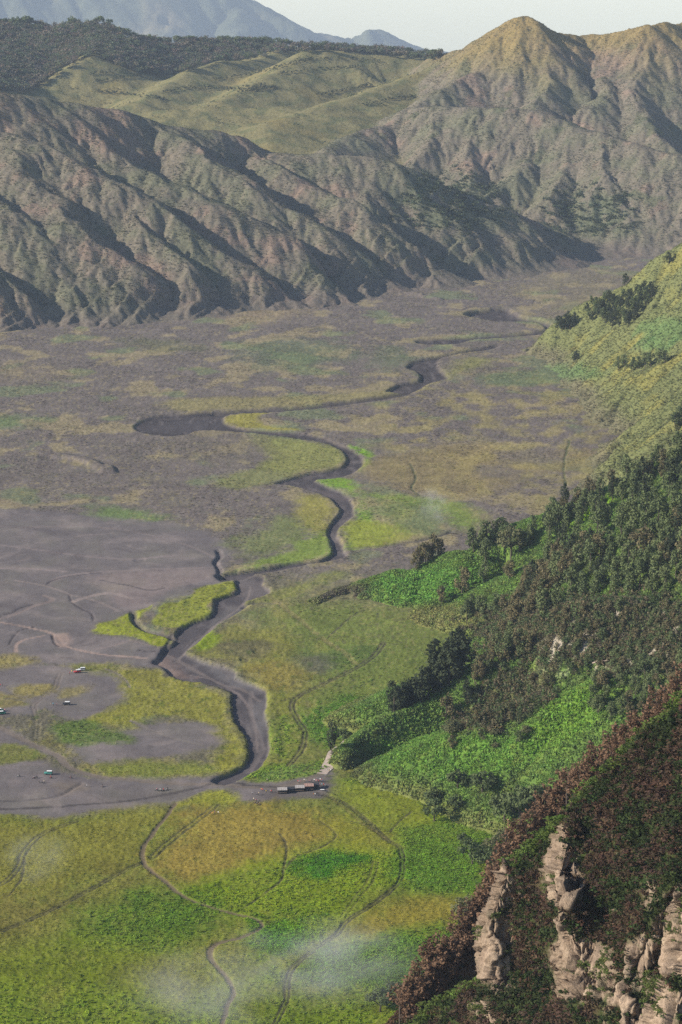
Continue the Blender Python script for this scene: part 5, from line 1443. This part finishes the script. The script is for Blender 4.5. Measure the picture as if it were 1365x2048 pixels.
def painted(me, mat):
    m = me.copy(); m.materials.clear(); m.materials.append(mat); return m
def jeep(x, y, deg, paint, label, soft=False):
    X0, Y0 = on_floor(x, y)
    t = thing('jeep', (X0, Y0, ground_z(X0, Y0) + .02), label, 'jeep', 'off road vehicles parked on the sand', math.radians(deg))
    link('body', painted(_body_mesh, PAINT[paint]), t); c = link('cabin', painted(_cab_mesh, PAINT[paint]), t)
    for w in _wins:
        link('window', w, c)
    link('window', _rear, c); link('windscreen', _ws, c)
    link('roof', _roof_mesh, t); link('grille', _grille, t); link('bumper', _bump, t)
    for s in (-1, 1):
        link('headlight', _hl, t).location = (2.07, s * .58, .82)
    for wx in (-1.25, 1.3):
        for wy in (-.74, .74):
            w = link('wheel', _wheel[0], t); w.location = (wx, wy, .40); link('rim', _wheel[1], w)
    w = link('spare_wheel', _wheel[0], t); w.location = (-2.14, 0, 1.1); w.rotation_euler = (0, 0, math.pi / 2); link('rim', _wheel[1], w)
    return t
jeep(155, 1349, 200, 'red', 'red off road jeep with white roof parked in front of a pale one')
jeep(164, 1344, 190, 'grey', 'pale grey jeep with white roof just behind the red jeep')
jeep(133, 1410, 180, 'black', 'black jeep with white roof standing alone on dark sand')
jeep(5, 1429, 15, 'green', 'dark green jeep with white roof at the picture edge')
jeep(1, 1424, 15, 'green', 'dark green jeep half hidden behind its twin at the picture edge')
jeep(97, 1550, 180, 'teal', 'teal jeep with white roof on the sandy road among motorcycles')

# motorcycles
_mt = MB().ring((0, 0, 0), .27, .055, 12).mesh('tyre', M_TYRE); _mr = MB().cyl((0, 0, 0), (0, 1, 0), .20, .05, 10).mesh('rim', M_RIM)
_mf = MB().bar((.62, 0, .30), (.42, 0, .95), .035).bar((-.58, 0, .30), (-.1, 0, .45), .035).bar((-.1, 0, .45), (.4, 0, .75), .04).box(-.2, .2, -.12, .12, .28, .60, .04).bar((-.5, .1, .55), (-.58, .1, .30), .025).bar((-.1, -.14, .3), (-.75, -.14, .38), .045).mesh('frame', M_STEEL)
_mtank = MB().box(-.02, .42, -.13, .13, .68, .92, .06, (.25, .3)).box(-.62, -.3, -.09, .09, .62, .74, .03).box(.5, .78, -.07, .07, .56, .61, .02).mesh('tank', M_BLACK)
_ms = MB().box(-.62, .02, -.12, .12, .74, .84, .04).mesh('seat', M_BLACK)
_mh = MB().bar((.42, -.34, 1.02), (.42, .34, 1.02), .022).bar((.42, 0, .92), (.42, 0, 1.02), .03).mesh('handlebar', M_STEEL)
_mhl = MB().cyl((.52, 0, .88), (1, 0, 0), .09, .10, 10).mesh('headlight', M_LAMP)
def motorcycle(x, y, deg, paint, label):
    X0, Y0 = on_floor(x, y)
    t = thing('motorcycle', (X0, Y0, ground_z(X0, Y0) + .02), label, 'motorcycle', 'motorcycles on the sandy road', math.radians(deg))
    link('frame', _mf, t); link('tank', painted(_mtank, PAINT[paint]), t); link('seat', _ms, t); link('handlebar', _mh, t); link('headlight', _mhl, t)
    for wx in (-.58, .64):
        w = link('wheel', _mt, t); w.location = (wx, 0, .32); link('rim', _mr, w)
    return t

# ------------------------------------------------------------------ people: one continuous body grown over a skeleton, posed
def cloth_material(name, mode):
    m, n, l = nodes_of(name)
    out = n.new('ShaderNodeOutputMaterial'); b = n.new('ShaderNodeBsdfPrincipled'); b.inputs['Roughness'].default_value = .85
    oi = n.new('ShaderNodeObjectInfo')
    if mode == 'shirt':
        l.new(oi.outputs['Color'], b.inputs['Base Color'])
    else:
        r = n.new('ShaderNodeValToRGB'); r.color_ramp.interpolation = 'CONSTANT'
        r.color_ramp.elements[0].color = (.03, .035, .06, 1); r.color_ramp.elements[1].position = .4; r.color_ramp.elements[1].color = (.025, .024, .024, 1)
        e = r.color_ramp.elements.new(.7); e.color = (.14, .11, .08, 1)
        l.new(oi.outputs['Random'], r.inputs['Fac']); l.new(r.outputs['Color'], b.inputs['Base Color'])
    l.new(b.outputs[0], out.inputs[0])
    return m
M_SHIRT = cloth_material('shirt_cloth', 'shirt'); M_TROUS = cloth_material('trouser_cloth', 'trousers')
M_SKIN = plain_material('skin', (.36, .21, .14), .6, .05); M_HAIR = plain_material('dark_hair', (.02, .016, .014), .6, .1)

def body_mesh(pose):
    bend = {'stand': 0, 'walk': .28, 'ride': 1.35, 'sit': 1.45}[pose]
    hipz = {'stand': .92, 'walk': .90, 'ride': .92, 'sit': .45}[pose]
    V_ = []; E_ = []; R_ = []
    def add(p, r, par=None):
        V_.append(p); R_.append(r)
        if par is not None:
            E_.append((par, len(V_) - 1))
        return len(V_) - 1
    lean = .25 if pose == 'ride' else .03
    hip = add((0, 0, hipz), .15)
    waist = add((lean * .3, 0, hipz + .18), .135, hip); chest = add((lean * .8, 0, hipz + .40), .165, waist); neck = add((lean, 0, hipz + .56), .06, chest)
    jaw = add((lean + .03, 0, hipz + .66), .085, neck); head = add((lean + .02, 0, hipz + .76), .105, jaw); add((lean, 0, hipz + .84), .07, head)
    for s in (-1, 1):
        if pose == 'walk':
            f = .28 * s
        else:
            f = 0
        th = add((0.0, s * .10, hipz - .06), .10, hip)
        if pose in ('ride', 'sit'):
            kn = add((.42, s * .17, hipz - .10), .075, th); an = add((.36, s * .17, hipz - .50), .05, kn); add((.48, s * .17, hipz - .55), .045, an)
        else:
            kn = add((f * .6 + .03, s * .11, hipz * .52), .07, th); an = add((f * 1.1 - .02, s * .11, .10), .048, kn); add((f * 1.1 + .13, s * .12, .05), .045, an)
        sh = add((lean * .85, s * .19, hipz + .47), .07, chest)
        if pose == 'ride':
            el = add((lean + .17, s * .27, hipz + .28), .048, sh); wr = add((lean + .38, s * .28, hipz + .20), .036, el); add((lean + .46, s * .27, hipz + .20), .04, wr)
        else:
            el = add((lean * .5 - .22 * f, s * .25, hipz + .22), .048, sh); wr = add((lean * .5 - .3 * f + .06, s * .25, hipz - .02), .036, el); add((lean * .5 - .3 * f + .09, s * .25, hipz - .10), .04, wr)
    me = bpy.data.meshes.new('body_skeleton'); me.from_pydata(V_, E_, [])
    o = bpy.data.objects.new('body_skeleton', me); COL.objects.link(o)
    sk = o.modifiers.new('skin', 'SKIN'); sk.use_smooth_shade = True
    for i, r in enumerate(R_):
        me.skin_vertices[0].data[i].radius = (r, r)
    me.skin_vertices[0].data[0].use_root = True
    o.modifiers.new('sub', 'SUBSURF').levels = 1
    dg = bpy.context.evaluated_depsgraph_get()
    res = bpy.data.meshes.new_from_object(o.evaluated_get(dg)); res.name = 'person'
    bpy.data.objects.remove(o)
    for m in (M_SHIRT, M_TROUS, M_SKIN, M_HAIR):
        res.materials.append(m)
    for p in res.polygons:
        c = p.center; h_ = c.z - hipz
        if h_ > .72 or (h_ > .62 and c.x < lean - .02): p.material_index = 3
        elif h_ > .535 and abs(c.y) < .14: p.material_index = 2
        elif (abs(c.y) > .2 and (h_ < .05 if pose != 'ride' else c.x > lean + .3)) and h_ > -.2: p.material_index = 2
        elif h_ < .02: p.material_index = 1
        else: p.material_index = 0
        if c.z < .09 and pose in ('stand', 'walk'): p.material_index = 3
        p.use_smooth = True
    return res
BODY = {k: body_mesh(k) for k in ('stand', 'walk', 'ride', 'sit')}
SHIRT = {'red': (.55, .03, .03), 'white': (.75, .74, .70), 'blue': (.05, .16, .45), 'yellow': (.62, .45, .06), 'black': (.02, .02, .022), 'grey': (.25, .25, .26), 'pink': (.6, .2, .26), 'sky blue': (.15, .5, .65), 'orange': (.6, .2, .04), 'cream': (.62, .52, .38), 'brown': (.18, .10, .06), 'navy': (.02, .03, .10)}
def person(x, y, pose, shirt, label, group=None, deg=None, at_xyz=None):
    if at_xyz is None:
        X0, Y0 = on_floor(x, y); loc = (X0, Y0, ground_z(X0, Y0))
    else:
        loc = at_xyz
    o = link('person', BODY[pose]); o.location = loc
    o.rotation_euler = (0, 0, math.radians(deg if deg is not None else float(RNG.uniform(0, 360))))
    o.color = (*SHIRT[shirt], 1); o['label'] = label; o['category'] = 'person'
    if group:
        o['group'] = group
    return o
def rider(x, y, deg, paint, shirt, where):
    m = motorcycle(x, y, deg, paint, '%s motorcycle %s' % (paint, where))
    r = math.radians(deg)
    person(0, 0, 'ride', shirt, 'rider in %s on the motorcycle %s' % (shirt, where), None, deg, (m.location.x - .35 * math.cos(r), m.location.y - .35 * math.sin(r), m.location.z - .06))
rider(38, 1555, 185, 'white', 'black', 'leftmost on the sandy road')
rider(68, 1559, 200, 'red', 'grey', 'leading the close pair left of the teal jeep')
rider(73, 1557, 195, 'black', 'navy', 'trailing the close pair left of the teal jeep')
rider(102, 1558, 180, 'red', 'red', 'just in front of the teal jeep')
rider(142, 1558, 185, 'red', 'black', 'alone to the right of the teal jeep')
rider(205, 1574, 270, 'red', 'black', 'farthest right of the scattered riders on the sand')
motorcycle(84, 1567, 180, 'black', 'black motorcycle between two people standing near the teal jeep')
person(79, 1567, 'stand', 'black', 'person in black standing at the front of the parked motorcycle'); person(89, 1566, 'stand', 'cream', 'person in cream standing behind the parked motorcycle')
person(174, 1574, 'walk', 'white', 'person in white walking alone over the sand beside the dry gully')
for i, (x_, y_, p_, sh_, wh) in enumerate([(314, 1582, 'black', 'pink', 'at the left of the row near the river mouth'), (321, 1583, 'green', 'white', 'second in the row near the river mouth'), (327, 1583, 'black', 'red', 'third in the row near the river mouth'), (335, 1581, 'white', 'black', 'at the right of the row near the river mouth')]):
    rider(x_, y_, 180 + 20 * i, p_, sh_, wh)
for x_, y_, sh_, lb in [(421, 1628, 'brown', 'person in brown at the left of the four on the grass'), (425, 1629, 'orange', 'person in orange in front of the four on the grass'), (430, 1627, 'pink', 'person in pink in the middle of the four on the grass'), (437, 1628, 'white', 'person in white at the right of the four on the grass')]:
    person(x_, y_, 'stand', sh_, lb)
for x_, y_, d_, p_, lb in [(511, 1607, 200, 'red', 'red motorcycle at the left of the parked three below the stalls'), (516, 1609, 200, 'red', 'red motorcycle in the middle of the parked three below the stalls'), (520, 1611, 200, 'red', 'red motorcycle at the right of the parked three below the stalls')]:
    motorcycle(x_, y_, d_, p_, lb)
for x_, y_, sh_, lb in [(508, 1602, 'cream', 'person in cream behind the parked red motorcycles'), (513, 1604, 'pink', 'person in pink beside the parked red motorcycles'), (517, 1605, 'grey', 'person in grey behind the red motorcycles'),
    (505, 1590, 'white', 'person in white alone left of the stalls'), (518, 1590, 'cream', 'person in cream at the left of the first stall group'), (517, 1592, 'black', 'person in black at the left of the first stall group'), (523, 1582, 'orange', 'tall standing person in orange behind the first stall group'),
    (526, 1583, 'red', 'person in red beside the one in orange'), (533, 1586, 'yellow', 'person in yellow left of the first stall'), (541, 1585, 'white', 'person in white just left of the first stall'), (543, 1586, 'red', 'person in red just left of the first stall'), (545, 1587, 'black', 'person in black touching the first stall'),
    (102, 1411, 'cream', 'person in cream beside the black jeep, left of two'), (107, 1411, 'sky blue', 'person in light blue beside the black jeep'), (114, 1412, 'pink', 'child in pink between the pair and the black jeep'),
    (144, 1349, 'yellow', 'person in yellow left of the red jeep'), (140, 1352, 'red', 'person in red squatting left of the red jeep'), (73, 1424, 'black', 'person in black where the wheel tracks cross'), (2, 1374, 'red', 'person in red at the picture edge above the grass'), (6, 1373, 'black', 'person in black beside the one in red at the picture edge'), (10, 1424, 'pink', 'person in pink behind the green jeeps')]:
    person(x_, y_, 'stand', sh_, lb)
for x_, y_, sh_, lb in [(597, 1566, 'red', 'red'), (599, 1567, 'white', 'white'), (602, 1567, 'pink', 'pink'), (609, 1564, 'white', 'white, taller'), (611, 1565, 'cream', 'cream'), (613, 1566, 'grey', 'grey'), (620, 1566, 'pink', 'pink, alone'), (624, 1566, 'navy', 'navy'), (629, 1565, 'white', 'white, centre'),
    (633, 1566, 'pink', 'pink, centre'), (636, 1565, 'black', 'black'), (638, 1567, 'red', 'red, right half'), (641, 1564, 'white', 'white, right half'), (644, 1565, 'red', 'red, right end'), (646, 1566, 'blue', 'blue, right end')]:
    person(x_, y_, 'stand', sh_, 'person in the queue behind the stalls, wearing ' + lb)
for x_, y_, sh_, lb in [(637, 1573, 'white', 'white, at the left'), (640, 1574, 'pink', 'pink'), (644, 1573, 'sky blue', 'light blue'), (648, 1574, 'red', 'red'), (651, 1573, 'white', 'white, at the right end')]:
    person(x_, y_, 'sit' if x_ % 2 else 'stand', sh_, 'person beside the last stall, wearing ' + lb)
for x_, y_, sh_, lb in [(628, 1592, 'orange', 'person in orange in the trio in front of the stalls'), (631, 1592, 'white', 'person in white in the trio in front of the stalls'), (634, 1591, 'black', 'person in black in the trio in front of the stalls'),
    (652, 1556, 'grey', 'person in grey at the foot of the concrete ramp'), (656, 1555, 'black', 'person in black at the foot of the concrete ramp'), (659, 1546, 'yellow', 'person in yellow at the edge of the concrete ramp'), (662, 1545, 'white', 'person in white at the edge of the concrete ramp')]:
    person(x_, y_, 'walk', sh_, lb)
q0 = hit(gW, zW, [1005], [1326])[0]
if not np.isnan(q0[0]):
    person(0, 0, 'stand', 'white', 'tiny person in white on the crest of the grassy ridge', None, 200, tuple(q0))

# ------------------------------------------------------------------ stalls
M_TIN = plain_material('weathered_tin', (.40, .36, .33), .6, .25, 1.2, .2); M_RUST = plain_material('rusty_tin', (.34, .21, .17), .7, .3, 1.2, .1); M_TARP = plain_material('dark_tarpaulin', (.028, .03, .036), .8, .2); M_WOOD = plain_material('stall_timber', (.15, .105, .07), .9, .25)
def stall(x, y, w, d, h, mat, label, deg=0, gable=True):
    X0, Y0 = on_floor(x, y)
    t = thing('market_stall', (X0, Y0, ground_z(X0, Y0)), label, 'stall', 'stalls by the ramp', math.radians(deg))
    for sx in (-1, 1):
        for sy in (-1, 1):
            link('post', MB().box(sx * (w / 2 - .1) - .06, sx * (w / 2 - .1) + .06, sy * (d / 2 - .1) - .06, sy * (d / 2 - .1) + .06, -.2, h).mesh('post', M_WOOD), t)
    rd = .75 if gable else .25
    for s in ((-1, 1) if gable else (1,)):
        if gable:
            pts = [(-w / 2 - .3, s * (d / 2 + .35), h - .12), (w / 2 + .3, s * (d / 2 + .35), h - .12), (w / 2 + .3, 0, h + rd), (-w / 2 - .3, 0, h + rd)]
        else:
            pts = [(-w / 2 - .3, -d / 2 - .3, h), (w / 2 + .3, -d / 2 - .3, h), (w / 2 + .3, d / 2 + .3, h + .4), (-w / 2 - .3, d / 2 + .3, h + .4)]
        n_ = 5
        for k in range(n_):                        # roof sheets, laid side by side
            f0, f1 = k / n_, (k + 1) / n_ - .012
            def L(a, b, f): return tuple(Vector(a).lerp(Vector(b), f))
            a, b, c, e = L(pts[0], pts[1], f0), L(pts[0], pts[1], f1), L(pts[3], pts[2], f1), L(pts[3], pts[2], f0)
            up = .02 * (k % 2)
            m_ = MB()
            lo = [(p[0], p[1], p[2] + up) for p in (a, b, c, e)]; hi = [(p[0], p[1], p[2] + up + .04) for p in (a, b, c, e)]
            m_.quad(lo[::-1]).quad(hi)
            for i in range(4):
                m_.quad([lo[i], lo[(i + 1) % 4], hi[(i + 1) % 4], hi[i]])
            link('roof_sheet', m_.mesh('roof_sheet', mat), t)
    link('back_wall', MB().box(-w / 2, w / 2, d / 2 - .16, d / 2 - .10, 0, h - .2).mesh('back_wall', M_TARP), t)
    link('side_wall', MB().box(w / 2 - .15, w / 2 - .09, -d / 2 + .1, d / 2 - .17, 0, h - .2).mesh('side_wall', M_TARP), t)
    link('front_curtain', MB().box(-w / 2 + .17, w / 2 - .17, -d / 2 + .06, -d / 2 + .12, 0, h * .72).mesh('front_curtain', M_TARP), t)
    link('counter', MB().box(-w / 2 + .2, w / 2 - .2, -d / 2 - .3, -d / 2 - .02, .72, .80, .01).mesh('counter', M_WOOD), t)
    return t
stall(565, 1586, 4.4, 3.6, 2.2, M_TIN, 'first stall with a grey tin gable roof and dark sides', 4)
stall(583, 1583, 5.0, 2.4, 1.6, M_TARP, 'low dark tarpaulin shelter between the two grey roofed stalls', 4, False)
stall(600, 1582, 4.2, 3.4, 2.2, M_TIN, 'second stall with a grey tin roof in the middle of the row', 4)
stall(618, 1580, 4.4, 3.6, 2.5, M_RUST, 'taller stall with a reddish brown tin roof', 4)
stall(632, 1577, 3.2, 2.6, 1.9, M_TARP, 'small dark stall at the right end of the row', 4, False)
# goods table, stools, sacks
X0, Y0 = on_floor(645, 1582); t = thing('table', (X0, Y0, ground_z(X0, Y0)), 'low white topped table in front of the last stall', 'table')
link('table_top', MB().box(-1.1, 1.1, -.5, .5, .55, .62, .01).mesh('table_top', M_WHITE), t)
for sx in (-1, 1):
    for sy in (-.4, .4):
        link('leg', MB().box(sx - .04, sx + .04, sy - .04, sy + .04, -.1, .55).mesh('leg', M_WOOD), t)
X0, Y0 = on_floor(654, 1585); t = thing('bin', (X0, Y0, ground_z(X0, Y0)), 'dark waste bin to the right of the white table', 'bin')
link('bin_body', MB().cyl((0, 0, .4), (0, 0, 1), .34, .95, 12, .42).mesh('bin_body', M_STEEL), t); link('rim', MB().cyl((0, 0, .9), (0, 0, 1), .45, .06, 12).mesh('rim', M_BLACK), t)
X0, Y0 = on_floor(659, 1521); t = thing('signpost', (X0, Y0, ground_z(X0, Y0)), 'white marker post beside the lone columnar tree', 'post')
link('post', MB().box(-.12, .12, -.12, .12, -.3, 1.9, .02).mesh('post', M_WHITE), t); link('cap', MB().box(-.17, .17, -.17, .17, 1.9, 2.0, .02).mesh('cap', M_WHITE), t)
X0, Y0 = on_floor(535, 1561); t = thing('milestone', (X0, Y0, ground_z(X0, Y0)), 'small pale stone lying on the pale green patch', 'stone')
link('block', MB().box(-.5, .5, -.35, .35, -.1, .55, .12, (.2, .2)).mesh('block', M_STONE), t)

# on the cliff road: a white van, a wall
i_ = 6
c = CLIFF_ROAD[i_]; zc = ground_z(*c[:2]) + .37
t = thing('van', (c[0], c[1] - .5, zc), 'white van parked on the road above the cliff', 'van', None, math.radians(8))
link('body', MB().box(-2.1, 2.1, -.85, .85, .35, 1.15, .1).box(-2.1, 1.35, -.82, .82, 1.1, 1.95, .15, (.12, .1)).mesh('body', M_WHITE), t)
link('windscreen', MB().quad([(1.37, -.68, 1.2), (1.37, .68, 1.2), (1.19, .62, 1.78), (1.19, -.62, 1.78)]).mesh('windscreen', M_GLASS), t)
for s in (-1, 1):
    for a, b in ((-1.7, -.5), (-.3, .9)):
        link('window', MB().quad([(a, s * .83, 1.25), (b, s * .83, 1.25), (b, s * .80, 1.7), (a, s * .80, 1.7)]).mesh('window', M_GLASS), t)
    link('headlight', _hl, t).location = (2.1, s * .6, .75)
for wx in (-1.3, 1.35):
    for wy in (-.78, .78):
        w = link('wheel', _wheel[0], t); w.location = (wx, wy, .38); link('rim', _wheel[1], w)
a_, b_ = CLIFF_ROAD[9], CLIFF_ROAD[14]
t = thing('retaining_wall', (a_[0], a_[1] + 3.2, ground_z(a_[0], a_[1])), 'pale stone retaining wall at the back of the cliff road', 'wall')
d_ = b_ - a_; L_ = float(np.linalg.norm(d_[:2])); t.rotation_euler = (0, 0, math.atan2(d_[1], d_[0]))
for r_ in range(2):
    x_ = -.4 * (r_ % 2)
    while x_ < L_:
        w_ = float(RNG.uniform(.9, 1.6))
        link('stone', MB().box(x_, x_ + w_ - .05, -.3 + float(RNG.uniform(-.06, .06)), .4, r_ * 1.1 - .3, r_ * 1.1 + .75, .07).mesh('stone', M_STONE), t)
        x_ += w_
# ------------------------------------------------------------------ wisps of mist over the meadow
def mist(px, py, lift, size, density, label, seed):
    X0, Y0 = on_floor(px, py)
    bm = bmesh.new(); bmesh.ops.create_icosphere(bm, subdivisions=3, radius=1.0)
    me = bpy.data.meshes.new('mist'); bm.to_mesh(me); bm.free()
    m, n, l = nodes_of('mist')
    out = n.new('ShaderNodeOutputMaterial'); vol = n.new('ShaderNodeVolumePrincipled')
    vol.inputs['Color'].default_value = (.92, .95, .95, 1)
    tc = n.new('ShaderNodeTexCoord'); ln_ = n.new('ShaderNodeVectorMath'); ln_.operation = 'LENGTH'
    l.new(tc.outputs['Object'], ln_.inputs[0])
    fall = n.new('ShaderNodeMapRange'); fall.interpolation_type = 'SMOOTHSTEP'
    fall.inputs['From Min'].default_value = .98; fall.inputs['From Max'].default_value = .15
    l.new(ln_.outputs['Value'], fall.inputs['Value'])
    nz = n.new('ShaderNodeTexNoise'); nz.inputs['Scale'].default_value = 2.1; nz.inputs['Detail'].default_value = 4; nz.noise_dimensions = '4D'; nz.inputs['W'].default_value = seed
    l.new(tc.outputs['Object'], nz.inputs['Vector'])
    mr = n.new('ShaderNodeMapRange'); mr.inputs['From Min'].default_value = .42; mr.inputs['From Max'].default_value = .68
    l.new(nz.outputs['Fac'], mr.inputs['Value'])
    m1 = n.new('ShaderNodeMath'); m1.operation = 'MULTIPLY'; l.new(fall.outputs['Result'], m1.inputs[0]); l.new(mr.outputs['Result'], m1.inputs[1])
    m2 = n.new('ShaderNodeMath'); m2.operation = 'MULTIPLY'; l.new(m1.outputs[0], m2.inputs[0]); m2.inputs[1].default_value = density
    l.new(m2.outputs[0], vol.inputs['Density']); l.new(vol.outputs[0], out.inputs['Volume'])
    me.materials.append(m)
    o = link('mist', me, kind='stuff', label=label, category='mist')
    o.scale = size; o.location = (X0, Y0, size[2] * .75 + lift)
    return o
mist(640, 1990, 4, (52, 50, 14), .030, 'thin white mist over the green meadow by the burnt wood', 1.0)
mist(420, 2040, 3, (50, 50, 13), .016, 'faint mist over the lower meadow', 4.0)
mist(75, 1755, 3, (22, 40, 9), .012, 'faint puff of mist over the dry grass', 6.0)
mist(868, 1040, 3, (16, 60, 12), .016, 'small puff of mist on the plain beyond the spur', 3.0)
